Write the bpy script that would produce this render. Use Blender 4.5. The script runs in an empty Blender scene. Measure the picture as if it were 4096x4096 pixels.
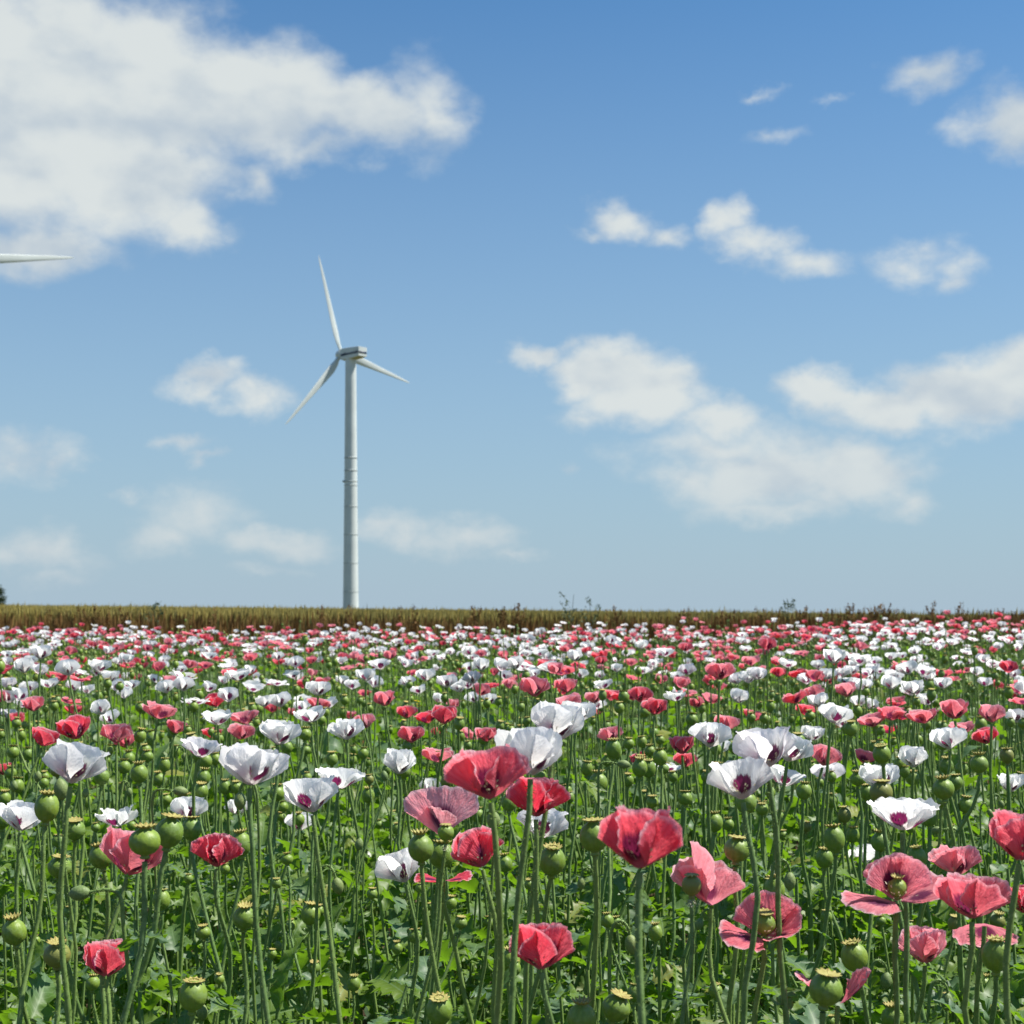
import bpy, math, random
import numpy as np
from mathutils import Vector, Matrix

# ------------------------------------------------------------------ camera, sky, sun
SC = bpy.context.scene
COL = SC.collection
R = math.radians
CAM_H = 1.36
F = 50 / 36 * 4096            # focal length in pixels of the 4096 px photograph
HORIZON = 2440

cam_d = bpy.data.cameras.new('camera')
cam = bpy.data.objects.new('camera', cam_d)
COL.objects.link(cam)
cam.location = (0, 0, CAM_H)
cam.rotation_euler = (R(90), 0, 0)
cam_d.lens = 50
cam_d.sensor_width = 36
cam_d.shift_y = (HORIZON - 2048) / 4096
cam_d.clip_start = 0.05
cam_d.clip_end = 20000
cam_d.dof.use_dof = True
cam_d.dof.focus_distance = 2.6
cam_d.dof.aperture_fstop = 12
SC.camera = cam

SUN_AZ = 84      # degrees clockwise from +Y (the view direction)
SUN_EL = 57
sun_d = bpy.data.lights.new('sun', 'SUN')
sun_d.energy = 5.0
sun_d.angle = R(0.53)
sun_d.color = (1.0, 0.95, 0.87)
sun = bpy.data.objects.new('sun', sun_d)
COL.objects.link(sun)
sv = Vector((math.sin(R(SUN_AZ)) * math.cos(R(SUN_EL)), math.cos(R(SUN_AZ)) * math.cos(R(SUN_EL)), math.sin(R(SUN_EL))))
sun.rotation_euler = sv.to_track_quat('Z', 'Y').to_euler()
sun.location = (20, 4, 40)

SC.view_settings.view_transform = 'Standard'
SC.view_settings.look = 'None'
SC.view_settings.exposure = 0.75
SC.view_settings.gamma = 1.0
SC.render.engine = 'CYCLES'
SC.cycles.use_denoising = True
SC.cycles.max_bounces = 8
SC.cycles.diffuse_bounces = 4
SC.cycles.transmission_bounces = 6
SC.cycles.sample_clamp_indirect = 6.0


class NT:
    """small helper to write node trees"""
    def __init__(self, tree):
        self.t = tree
        self.n = tree.nodes
        self.n.clear()

    def put(self, sock, v):
        if v is None:
            return
        if hasattr(v, 'links'):
            self.t.links.new(v, sock)
        else:
            sock.default_value = v

    def node(self, typ, ins=None, **kw):
        n = self.n.new(typ)
        for k, v in kw.items():
            setattr(n, k, v)
        for k, v in (ins or {}).items():
            self.put(n.inputs[k], v)
        return n

    def m(self, op, a, b=None, c=None, clamp=False):
        n = self.node('ShaderNodeMath', {0: a, 1: b, 2: c}, operation=op)
        n.use_clamp = clamp
        return n.outputs[0]

    def v(self, op, a, b=None, c=None):
        n = self.node('ShaderNodeVectorMath', {0: a, 1: b, 2: c}, operation=op)
        return n.outputs['Value'] if op in ('LENGTH', 'DOT_PRODUCT') else n.outputs[0]

    def sstep(self, x, a, b, lo=0.0, hi=1.0):
        n = self.node('ShaderNodeMapRange', {0: x, 1: a, 2: b, 3: lo, 4: hi}, interpolation_type='SMOOTHSTEP')
        return n.outputs[0]

    def lin(self, x, a, b, lo=0.0, hi=1.0):
        return self.node('ShaderNodeMapRange', {0: x, 1: a, 2: b, 3: lo, 4: hi}).outputs[0]

    def mix(self, f, a, b, mode='MIX'):
        n = self.node('ShaderNodeMix', data_type='RGBA', blend_type=mode)
        self.put(n.inputs[0], f)
        self.put(n.inputs[6], a if not isinstance(a, tuple) else (*a[:3], 1))
        self.put(n.inputs[7], b if not isinstance(b, tuple) else (*b[:3], 1))
        return n.outputs[2]

    def noise(self, vec, scale, detail=4, rough=0.55, out=0, **kw):
        n = self.node('ShaderNodeTexNoise', {'Vector': vec, 'Scale': scale, 'Detail': detail, 'Roughness': rough}, **kw)
        return n.outputs[out]


SKY_TINT = (0.72, 1.38, 1.80)
SKY_K = 0.07
HAZE = (0.400, 0.520, 0.620)
EXPOSURE = 0.75
GAIN = 2 ** EXPOSURE


def build_world():
    w = bpy.data.worlds.new('World')
    SC.world = w
    w.use_nodes = True
    T = NT(w.node_tree)
    sky = T.node('ShaderNodeTexSky', sky_type='NISHITA')
    sky.sun_disc = False
    sky.sun_elevation = R(SUN_EL)
    sky.sun_rotation = R(SUN_AZ)
    sky.altitude = 0
    sky.air_density = 1.0
    sky.dust_density = 0.15
    sky.ozone_density = 1.0
    skyc = T.mix(1.0, sky.outputs[0], SKY_TINT, 'MULTIPLY')
    d = T.v('NORMALIZE', T.node('ShaderNodeTexCoord').outputs['Generated'])
    sep = T.node('ShaderNodeSeparateXYZ', {0: d})
    x, y, z = sep.outputs
    az = T.m('ARCTAN2', x, y)
    el = T.m('ARCSINE', z)
    p = T.node('ShaderNodeCombineXYZ', {0: az, 1: el}).outputs[0]
    # uneven cloud borders: displace the lookup with turbulence of two sizes
    w1 = T.noise(T.v('MULTIPLY', d, (1, 1, 1.7)), 9.0, 3, 0.5, 1)
    w2 = T.noise(T.v('MULTIPLY', d, (1, 1, 1.4)), 34.0, 5, 0.6, 1)
    pw = T.v('MULTIPLY_ADD', T.v('SUBTRACT', w1, (0.5, 0.5, 0.5)), (0.075, 0.045, 0), p)
    pw = T.v('MULTIPLY_ADD', T.v('SUBTRACT', w2, (0.5, 0.5, 0.5)), (0.040, 0.026, 0), pw)
    clouds = [  # centre x, y, radii in photograph pixels, strength, slant
        (150, 430, 680, 500, 1.5), (600, 330, 520, 320, 1.3), (1050, 390, 430, 230, 1.15), (1430, 450, 330, 165, 0.95),
        (1660, 450, 160, 190, 0.62), (480, 740, 520, 250, 1.25), (800, 890, 200, 130, 0.9), (60, 960, 380, 130, 0.8),
        (330, 1020, 320, 90, 0.45), (-300, 300, 700, 600, 1.4), (720, 90, 160, 110, 0.45), (250, 40, 300, 180, 1.0), (1050, 720, 120, 110, .5), (1250, 590, 260, 90, .6),
        (2200, 1425, 170, 62, 0.95), (2450, 1470, 250, 130, 1.2), (2620, 1580, 250, 150, 1.2), (2840, 1670, 200, 100, 0.95),
        (2400, 1640, 200, 80, 0.5), (2880, 1770, 330, 120, 0.72), (3070, 1870, 420, 175, 0.95), (3400, 1890, 330, 165, 1.15),
        (2800, 1900, 170, 120, 0.7), (3590, 1990, 150, 85, 0.65), (3180, 2010, 470, 75, 0.6),
        (3300, 1575, 210, 105, 1.05), (3600, 1625, 400, 105, 1.0), (3900, 1570, 330, 160, 1.2), (4120, 1500, 260, 150, 1.1),
        (2545, 870, 150, 72, 0.7), (2420, 915, 170, 45, 0.4), (2700, 930, 120, 62, 0.5), (2930, 860, 105, 85, 0.75),
        (3010, 970, 150, 95, 0.8), (3180, 1045, 170, 68, 0.6), (3620, 1030, 240, 85, 0.50), (3770, 1070, 130, 85, 0.66),
        (3100, 370, 120, 40, 0.26), (3150, 540, 200, 62, 0.26), (3360, 430, 90, 40, 0.18),
        (3720, 290, 175, 95, 0.72), (4080, 490, 210, 150, 1.0), (840, 1550, 170, 80, 0.85), (1020, 1620, 180, 72, 0.72),
        (690, 1800, 150, 50, 0.5), (810, 1855, 130, 42, 0.46), (60, 1870, 210, 115, 0.62), (230, 1900, 130, 75, 0.55),
        (480, 1980, 130, 72, 0.32), (800, 2060, 230, 140, 0.60), (640, 2150, 220, 100, 0.55), (1100, 2165, 260, 75, 0.70),
        (1530, 2090, 150, 80, 0.70), (1830, 2150, 230, 75, 0.62), (2020, 2205, 160, 50, 0.45), (160, 2235, 180, 95, 0.66),
        (190, 2340, 210, 80, 0.36), (40, 2270, 130, 75, 0.45), (2350, 1890, 110, 70, 0.26), (1020, 2280, 400, 60, .22),
        (-500, 1500, 300, 130, 0.9), (4600, 1850, 320, 140, 1.0), (-420, 2100, 330, 120, 0.6),
    ]
    dn = T.v('MULTIPLY', d, (1, 1, 1.5))
    low = T.sstep(el, 0.0, 0.16, 0.72, 0.96)
    skys = T.v('SCALE', skyc)
    skys.node.inputs['Scale'].default_value = SKY_K
    # pale summer haze low over the land, the same all round
    skys = T.mix(T.m('POWER', T.lin(el, 0.48, 0.0), 1.35), skys, HAZE)

    def shade(field, octaves, warm):
        n1 = T.noise(dn, 21.0, octaves, 0.55)
        n2 = T.noise(T.v('ADD', dn, (0.022, 0.0, 0.022)), 21.0, 2, 0.5)
        dens = T.sstep(T.m('MULTIPLY_ADD', T.m('SUBTRACT', n1, 0.5), 1.05, field), -0.12, 0.72)
        dens = T.m('MULTIPLY', dens, low)
        big = T.noise(T.v('MULTIPLY', d, (1, 1, 2.4)), 8.5, 3, 0.5)
        sh = T.m('ADD', T.m('MULTIPLY', T.m('SUBTRACT', n1, n2), 1.6), T.m('MULTIPLY_ADD', T.m('SUBTRACT', big, 0.5), 2.3, 0.70))
        cc = T.mix(T.sstep(sh, 0.0, 1.0), (0.515, 0.595, 0.665), (0.725, 0.770, 0.765))
        cc = T.mix(T.sstep(el, 0.0, 0.15, 0.6, 0.0), cc, (0.60, 0.655, 0.68))
        return T.node('ShaderNodeBackground', {0: T.mix(dens, skys, cc), 1: 1.0 / GAIN}).outputs[0]

    def sector(lo, hi):
        f = None
        for cx, cy, rx, ry, s in clouds:
            dx, dz = (cx - 2048) / F, (HORIZON - cy) / F
            a0, e0 = math.atan2(dx, 1.0), math.atan2(dz, math.hypot(dx, 1.0))
            ra, re = rx / F * 1.05, ry / F * 1.05
            if a0 + ra * 1.3 + .05 < lo or a0 - ra * 1.3 - .05 > hi:
                continue
            L = T.v('LENGTH', T.v('MULTIPLY_ADD', pw, (1 / ra, 1 / re, 0), (-a0 / ra, -e0 / re, 0)))
            b = T.m('MULTIPLY_ADD', L, -max(s, 0.62), s)
            f = b if f is None else T.m('SMOOTH_MAX', f, b, 0.12)
        return shade(f, 6, True)

    # the view is split into slices of bearing so that each looks up only its own clouds
    cuts = [-0.9, -0.20, 0.0, 0.17, 0.9]
    sh = sector(cuts[0], cuts[1])
    for lo, hi in zip(cuts[1:-1], cuts[2:]):
        sh = T.node('ShaderNodeMixShader', {0: T.m('GREATER_THAN', az, lo), 1: sh, 2: sector(lo, hi)}).outputs[0]
    # fair-weather clouds of the same kind all round
    az2 = T.m('ABSOLUTE', az)
    away = T.m('MAXIMUM', T.sstep(az2, 0.58, 0.72), T.sstep(el, 0.58, 0.72))
    gen = T.noise(T.v('MULTIPLY', d, (1, 1, 2.2)), 3.3, 2, 0.5)
    g = T.m('SUBTRACT', T.m('MULTIPLY', T.m('SUBTRACT', gen, 0.60), 6.0), T.m('MULTIPLY', T.m('SUBTRACT', 1.0, away), 4.0))
    rest = shade(g, 3, False)
    inside = T.m('MULTIPLY', T.m('LESS_THAN', az2, 0.58), T.m('LESS_THAN', el, 0.58))
    sh = T.node('ShaderNodeMixShader', {0: inside, 1: rest, 2: sh}).outputs[0]
    T.node('ShaderNodeOutputWorld', {0: sh})
    w.cycles.sampling_method = 'MANUAL'
    w.cycles.sample_map_resolution = 512


build_world()


# ------------------------------------------------------------------ helpers
RNG = np.random.default_rng(11)
random.seed(5)


def sst(a, b, x):
    t = np.clip((np.asarray(x, float) - a) / (b - a), 0, 1)
    return t * t * (3 - 2 * t)


def ground_z(x, y):
    x = np.asarray(x, float)
    y = np.asarray(y, float)
    rise = 0.13 * sst(3, 17, y) * sst(0.3, 6.8, x) * (1 - sst(20.5, 27, y))
    far = sst(20.5, 24, y) * (0.165 - 0.0100 * x)
    return rise + far + 0.012 * np.sin(x * 3.1 + y) * np.sin(y * 2.3)


def at(px, py, d):
    return np.array([(px - 2048) / F * d, d, CAM_H - (py - HORIZON) / F * d])


def snoise(seed, n=5, fmin=1.0, fmax=6.0):
    r = np.random.default_rng(seed)
    fr, ph, am = r.uniform(fmin, fmax, n), r.uniform(0, 6.28, n), r.uniform(0.5, 1, n)
    am /= am.sum()
    return lambda x: sum(a * np.sin(f * np.asarray(x) + p) for f, p, a in zip(fr, ph, am))


class Geo:
    """vertices, quads, triangles, per-vertex (u, v, tint), one material slot per face"""
    def __init__(self, V, Q=None, T=None, PC=None, slot=0):
        self.V = np.asarray(V, float)
        self.Q = np.zeros((0, 4), int) if Q is None else np.asarray(Q, int).reshape(-1, 4)
        self.T = np.zeros((0, 3), int) if T is None else np.asarray(T, int).reshape(-1, 3)
        self.PC = np.zeros((len(self.V), 3)) if PC is None else np.asarray(PC, float)
        self.MQ = np.full(len(self.Q), slot)
        self.MT = np.full(len(self.T), slot)

    def xf(self, M=None, t=(0, 0, 0)):
        g = Geo.__new__(Geo)
        g.V = (self.V if M is None else self.V @ np.asarray(M).T) + np.asarray(t)
        g.Q, g.T, g.PC, g.MQ, g.MT = self.Q, self.T, self.PC, self.MQ, self.MT
        return g

    def slot(self, s):
        self.MQ = np.full(len(self.Q), s)
        self.MT = np.full(len(self.T), s)
        return self

    def many(self, Ms, ts, tint=None):
        """N transformed copies joined"""
        n, k = len(ts), len(self.V)
        g = Geo.__new__(Geo)
        g.V = (np.einsum('nij,kj->nki', np.asarray(Ms), self.V) + np.asarray(ts)[:, None, :]).reshape(-1, 3)
        o = (np.arange(n) * k)[:, None, None]
        g.Q = (self.Q[None] + o).reshape(-1, 4)
        g.T = (self.T[None] + o).reshape(-1, 3)
        pc = np.repeat(self.PC[None], n, 0)
        if tint is not None:
            pc[:, :, 2] = np.asarray(tint)[:, None]
        g.PC = pc.reshape(-1, 3)
        g.MQ, g.MT = np.tile(self.MQ, n), np.tile(self.MT, n)
        return g


def join(gs):
    gs = [g for g in gs if g is not None and len(g.V)]
    o = Geo.__new__(Geo)
    offs = np.cumsum([0] + [len(g.V) for g in gs])
    o.V = np.concatenate([g.V for g in gs])
    o.Q = np.concatenate([g.Q + k for g, k in zip(gs, offs)])
    o.T = np.concatenate([g.T + k for g, k in zip(gs, offs)])
    o.PC = np.concatenate([g.PC for g in gs])
    o.MQ = np.concatenate([g.MQ for g in gs])
    o.MT = np.concatenate([g.MT for g in gs])
    return o


def mesh(name, g, mats, smooth=True):
    me = bpy.data.meshes.new(name)
    nq, nt = len(g.Q), len(g.T)
    me.vertices.add(len(g.V))
    me.vertices.foreach_set('co', g.V.astype(np.float32).ravel())
    loops = np.concatenate([g.Q.ravel(), g.T.ravel()]).astype(np.int32)
    me.loops.add(len(loops))
    me.loops.foreach_set('vertex_index', loops)
    me.polygons.add(nq + nt)
    starts = np.concatenate([np.arange(nq) * 4, nq * 4 + np.arange(nt) * 3]).astype(np.int32)
    me.polygons.foreach_set('loop_start', starts)
    me.polygons.foreach_set('material_index', np.concatenate([g.MQ, g.MT]).astype(np.int32))
    me.polygons.foreach_set('use_smooth', np.full(nq + nt, smooth))
    a = me.attributes.new('pc', 'FLOAT_VECTOR', 'POINT')
    a.data.foreach_set('vector', g.PC.astype(np.float32).ravel())
    me.update(calc_edges=True)
    for m in mats if isinstance(mats, (list, tuple)) else [mats]:
        me.materials.append(m)
    return me


def obj(name, me, parent=None, loc=(0, 0, 0), rot=None, scale=None, tint=None):
    o = bpy.data.objects.new(name, me)
    COL.objects.link(o)
    if parent is not None:
        o.parent = parent
    o.location = loc
    if rot is not None:
        o.rotation_euler = rot if not isinstance(rot, Matrix) else rot.to_euler()
    if scale is not None:
        o.scale = scale if hasattr(scale, '__len__') else (scale,) * 3
    if tint is not None:
        o.color = (1 + tint, 1, 1, 1)
    return o


def tag(o, label=None, cat=None, group=None, kind=None):
    for k, v in (('label', label), ('category', cat), ('group', group), ('kind', kind)):
        if v:
            o[k] = v
    return o


def grid_quads(a, b, wrap=False):
    i, j = np.meshgrid(np.arange(a - 1), np.arange(b if wrap else b - 1), indexing='ij')
    j2 = (j + 1) % b
    return np.stack([i * b + j, i * b + j2, (i + 1) * b + j2, (i + 1) * b + j], -1).reshape(-1, 4)


def lathe(prof, n, pc_t=0.0):
    prof = np.asarray(prof, float)
    th = np.arange(n) / n * 2 * math.pi
    V = np.stack([prof[:, None, 0] * np.cos(th), prof[:, None, 0] * np.sin(th), np.repeat(prof[:, 1:2], n, 1)], -1)
    u = np.repeat(th[None] / 6.2832, len(prof), 0)
    v = np.repeat(np.linspace(0, 1, len(prof))[:, None], n, 1)
    return Geo(V.reshape(-1, 3), grid_quads(len(prof), n, True), None, np.stack([u, v, u * 0 + pc_t], -1).reshape(-1, 3))


def tube(path, rad, sides=6, tint=0.0):
    path = np.asarray(path, float)
    n = len(path)
    rad = np.full(n, rad) if np.isscalar(rad) else np.asarray(rad, float)
    tan = np.gradient(path, axis=0)
    tan /= np.linalg.norm(tan, axis=1)[:, None] + 1e-9
    ref = np.array([0.31, 0.95, 0.05])
    s = np.cross(tan, ref)
    s /= np.linalg.norm(s, axis=1)[:, None] + 1e-9
    b = np.cross(tan, s)
    th = np.arange(sides) / sides * 2 * math.pi
    V = path[:, None] + rad[:, None, None] * (s[:, None] * np.cos(th)[None, :, None] + b[:, None] * np.sin(th)[None, :, None])
    u = np.repeat(th[None] / 6.2832, n, 0)
    v = np.repeat(np.linspace(0, 1, n)[:, None], sides, 1)
    return Geo(V.reshape(-1, 3), grid_quads(n, sides, True), None, np.stack([u, v, u * 0 + tint], -1).reshape(-1, 3))


def box(x0, x1, y0, y1, z0, z1):
    V = [(x, y, z) for x in (x0, x1) for y in (y0, y1) for z in (z0, z1)]
    Q = [(0, 1, 3, 2), (4, 6, 7, 5), (0, 4, 5, 1), (2, 3, 7, 6), (0, 2, 6, 4), (1, 5, 7, 3)]
    return Geo(V, Q)


def bezier(P, n):
    t = np.linspace(0, 1, n)[:, None]
    a, b, c, d = [np.asarray(q, float) for q in P]
    return (1 - t) ** 3 * a + 3 * (1 - t) ** 2 * t * b + 3 * (1 - t) * t * t * c + t ** 3 * d


# ------------------------------------------------------------------ materials
def new_mat(name):
    m = bpy.data.materials.new(name)
    m.use_nodes = True
    T = NT(m.node_tree)
    return m, T


def pcs(T):
    """(u, v, tint) of the vertex; the object colour adds the tint of single plants"""
    a = T.node('ShaderNodeAttribute', attribute_name='pc')
    s = T.node('ShaderNodeSeparateXYZ', {0: a.outputs['Vector']})
    oi = T.node('ShaderNodeObjectInfo')
    sc = T.node('ShaderNodeSeparateColor', {0: oi.outputs['Color']})
    tint = T.m('ADD', s.outputs[2], T.m('SUBTRACT', sc.outputs[0], 1.0))
    return s.outputs[0], s.outputs[1], tint


def finish(T, col, rough=0.6, spec=0.3, trans=0.0, tcol=None, bump=None, bstr=0.3, bdist=0.01):
    p = T.node('ShaderNodeBsdfPrincipled', {'Base Color': col, 'Roughness': rough, 'Specular IOR Level': spec})
    nrm = None
    if bump is not None:
        nrm = T.node('ShaderNodeBump', {'Strength': bstr, 'Distance': bdist, 'Height': bump}).outputs[0]
        T.put(p.inputs['Normal'], nrm)
    sh = p.outputs[0]
    if trans > 0:
        t = T.node('ShaderNodeBsdfTranslucent', {0: tcol if tcol is not None else col})
        if nrm is not None:
            T.put(t.inputs['Normal'], nrm)
        sh = T.node('ShaderNodeMixShader', {0: trans, 1: sh, 2: t.outputs[0]}).outputs[0]
    T.node('ShaderNodeOutputMaterial', {0: sh})


def petal_mat(name, white):
    m, T = new_mat(name)
    u, v, tint = pcs(T)          # u across -1..1, v from base 0 to rim 1
    seedv = T.m('MULTIPLY', tint, 37.0)
    st = T.node('ShaderNodeCombineXYZ', {0: T.m('MULTIPLY', u, 5.5), 1: T.m('MULTIPLY', v, 0.8), 2: seedv}).outputs[0]
    streak = T.noise(st, 3.2, 4, 0.6)
    cl = T.node('ShaderNodeCombineXYZ', {0: u, 1: v, 2: seedv}).outputs[0]
    cloud = T.noise(cl, 2.6, 3, 0.5)
    wob = T.m('MULTIPLY', T.m('SUBTRACT', streak, 0.5), 0.30)
    vv = T.m('ADD', v, wob)
    # purple blotch near the claw of the petal
    du = T.m('MULTIPLY', u, 1.9 if white else 1.6)
    dv = T.m('MULTIPLY', T.m('SUBTRACT', vv, 0.40), 4.3 if white else 3.6)
    bl = T.m('SQRT', T.m('ADD', T.m('MULTIPLY', du, du), T.m('MULTIPLY', dv, dv)))
    blot = T.sstep(bl, 1.08, 0.78 if white else 0.58)
    if white:
        base = T.mix(T.sstep(streak, 0.35, 0.7), (0.89, 0.885, 0.885), (0.94, 0.94, 0.93))
        base = T.mix(T.sstep(v, 0.42, 0.08, 0.0, 0.45), base, (0.70, 0.42, 0.58))
        base = T.mix(T.m('MULTIPLY', T.sstep(tint, 0.75, 1.0), 0.30), base, (0.78, 0.66, 0.78))
        col = T.mix(T.m('MULTIPLY', blot, 0.93), base, (0.17, 0.020, 0.095))
        tcol = T.mix(0.35, col, (0.92, 0.92, 0.90), 'MIX')
        tcol = T.mix(blot, tcol, (0.20, 0.015, 0.09))
        tr = 0.64
    else:
        deep = T.mix(tint, (0.80, 0.032, 0.085), (0.89, 0.30, 0.36))
        lite = T.mix(tint, (0.91, 0.13, 0.19), (0.95, 0.50, 0.57))
        base = T.mix(T.sstep(T.m('ADD', T.m('MULTIPLY', streak, 0.6), T.m('MULTIPLY', cloud, 0.4)), 0.36, 0.66), deep, lite)
        base = T.mix(T.sstep(v, 0.40, 0.05, 0.0, 0.55), base, (0.72, 0.26, 0.42))
        rim = T.sstep(T.m('ADD', v, T.m('MULTIPLY', wob, 0.16)), 0.90, 1.0)
        base = T.mix(T.m('MULTIPLY', rim, 0.75), base, (0.90, 0.70, 0.76))
        col = T.mix(T.m('MULTIPLY', blot, 0.90), base, (0.115, 0.012, 0.085))
        tcol = T.mix(0.5, col, T.mix(tint, (0.97, 0.05, 0.085), (0.97, 0.36, 0.40)))
        tcol = T.mix(T.m('MULTIPLY', blot, 0.85), tcol, (0.16, 0.012, 0.07))
        tr = 0.55
    crk = T.noise(T.node('ShaderNodeCombineXYZ', {0: T.m('MULTIPLY', u, 2.2), 1: v, 2: seedv}).outputs[0], 7.0, 3, 0.6)
    finish(T, col, 0.62, 0.22, tr, tcol, T.m('ADD', streak, T.m('MULTIPLY', crk, 1.2)), 0.25 if white else 0.5, 0.006)
    return m


def green_mat(name, ca, cb, rough, spec, trans, tcol, scale=60.0, extra=None):
    m, T = new_mat(name)
    u, v, tint = pcs(T)
    co = T.node('ShaderNodeTexCoord').outputs['Object']
    n = T.noise(co, scale, 3, 0.6)
    col = T.mix(T.sstep(n, 0.35, 0.65), ca, cb)
    col = T.mix(T.m('MULTIPLY', tint, 0.6), col, (cb[0] * 1.5, cb[1] * 1.25, cb[2] * 0.8))
    if extra:
        col = extra(T, col, u, v, tint, co)
    finish(T, col, rough, spec, trans, tcol, n, 0.25, 0.003)
    return m


def leaf_extra(T, col, u, v, tint, co):
    # pale midrib and side veins, bluish bloom on some leaves
    a = T.m('ABSOLUTE', u)
    mid = T.sstep(a, 0.075, 0.02)
    vein = T.m('SINE', T.m('MULTIPLY', T.m('SUBTRACT', v, T.m('MULTIPLY', a, 0.16)), 62.0))
    vein = T.m('MULTIPLY', T.sstep(vein, 0.86, 1.0), 0.40)
    col = T.mix(T.sstep(T.noise(co, 4.0, 2), 0.45, 0.62), col, (0.105, 0.178, 0.098))
    col = T.mix(T.sstep(tint, 0.94, 0.99, 0, 0.7), col, (0.30, 0.29, 0.05))
    return T.mix(T.m('MAXIMUM', T.m('MULTIPLY', mid, 0.65), vein), col, (0.22, 0.33, 0.15))


def pod_extra(T, col, u, v, tint, co):
    # faint ribs, brown flecks and a dusky foot
    rib = T.m('SINE', T.m('MULTIPLY', u, 6.2832 * 11))
    col = T.mix(T.m('MULTIPLY', T.sstep(rib, 0.3, 1.0), 0.22), col, (0.085, 0.15, 0.045))
    fl = T.sstep(T.noise(co, 9.0, 4, 0.7), 0.66, 0.72)
    col = T.mix(T.m('MULTIPLY', fl, 0.55), col, (0.06, 0.05, 0.015))
    col = T.mix(T.sstep(T.noise(co, 1.6, 3, 0.6), 0.48, 0.66, 0, 0.5), col, (0.17, 0.25, 0.095))
    col = T.mix(T.sstep(tint, 0.9, 1.2, 0, 0.75), col, (0.17, 0.165, 0.045))
    return T.mix(T.sstep(v, 0.09, 0.03, 0, 0.7), col, (0.10, 0.085, 0.03))


def crown_extra(T, col, u, v, tint, co):
    ray = T.m('COSINE', T.m('MULTIPLY', u, 6.2832 * 12))
    return T.mix(T.m('MULTIPLY', T.sstep(ray, 0.4, 1.0), T.sstep(v, 0.15, 0.4, 0, 0.75)), col, (0.22, 0.13, 0.03))


M_PINK = petal_mat('pink_petal', False)
M_WHITE = petal_mat('white_petal', True)
M_STEM = green_mat('stem', (0.085, 0.160, 0.038), (0.140, 0.230, 0.075), 0.55, 0.35, 0.0, None, 90)
M_POD = green_mat('seed_pod', (0.120, 0.205, 0.022), (0.165, 0.260, 0.038), 0.48, 0.40, 0.0, None, 3.0, pod_extra)
M_CROWN = green_mat('pod_crown', (0.34, 0.31, 0.085), (0.42, 0.38, 0.13), 0.6, 0.3, 0.15, (0.5, 0.45, 0.1, 1), 5.0, crown_extra)
M_LEAF = green_mat('leaf', (0.070, 0.148, 0.018), (0.118, 0.205, 0.036), 0.48, 0.4, 0.42, (0.20, 0.40, 0.012, 1), 16.0, leaf_extra)
M_BUD = green_mat('bud', (0.10, 0.165, 0.050), (0.17, 0.235, 0.09), 0.55, 0.35, 0.0, None, 4.0)
M_STAMEN = green_mat('stamen', (0.62, 0.58, 0.40), (0.75, 0.72, 0.58), 0.7, 0.2, 0.2, (0.7, 0.65, 0.45, 1), 50)
M_DRYGRASS = green_mat('ripening_wheat', (0.24, 0.20, 0.06), (0.33, 0.30, 0.10), 0.7, 0.2, 0.15, (0.4, 0.34, 0.1, 1), 3.0,
                       lambda T, c, u, v, t, co: T.mix(T.sstep(v, 0.55, 0.95), T.mix(t, (0.16, 0.095, 0.03), (0.17, 0.15, 0.045)), c))
M_RUST = green_mat('rusty_weed', (0.105, 0.060, 0.022), (0.165, 0.100, 0.036), 0.8, 0.15, 0.1, (0.3, 0.13, 0.04, 1), 4.0,
                   lambda T, c, u, v, t, co: T.mix(T.sstep(t, 0.55, 0.9), c, (0.085, 0.105, 0.03)))
M_GREYWEED = green_mat('tall_weed', (0.07, 0.105, 0.055), (0.10, 0.13, 0.07), 0.7, 0.2, 0.1, (0.1, 0.2, 0.05, 1), 8.0)
M_YELLOW = green_mat('yellow_blossom', (0.75, 0.55, 0.02), (0.80, 0.62, 0.04), 0.6, 0.2, 0.3, (0.8, 0.6, 0.02, 1), 30)
M_TREELEAF = green_mat('tree_leaf', (0.018, 0.034, 0.012), (0.03, 0.05, 0.018), 0.6, 0.2, 0.15, (0.04, 0.08, 0.01, 1), 0.6)
M_BARK = green_mat('bark', (0.06, 0.045, 0.03), (0.10, 0.075, 0.05), 0.9, 0.1, 0.0, None, 2.0)


def plain(name, col, rough=0.5, spec=0.4, var=0.06, scale=0.3):
    m, T = new_mat(name)
    co = T.node('ShaderNodeTexCoord').outputs['Object']
    n = T.noise(co, scale, 5, 0.6)
    c = T.mix(T.sstep(n, 0.3, 0.7), tuple(k * (1 - var) for k in col), tuple(min(1, k * (1 + var)) for k in col))
    finish(T, c, rough, spec)
    return m


M_PAINT = plain('turbine_paint', (0.54, 0.585, 0.565), 0.45, 0.35, 0.06, 0.25)
M_JOINT = plain('flange_grey', (0.36, 0.40, 0.39), 0.6, 0.3)
M_NAVY = plain('navy_paint', (0.012, 0.022, 0.060), 0.5, 0.4)
M_OCHRE = plain('nacelle_underside', (0.33, 0.32, 0.20), 0.6, 0.3)


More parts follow.
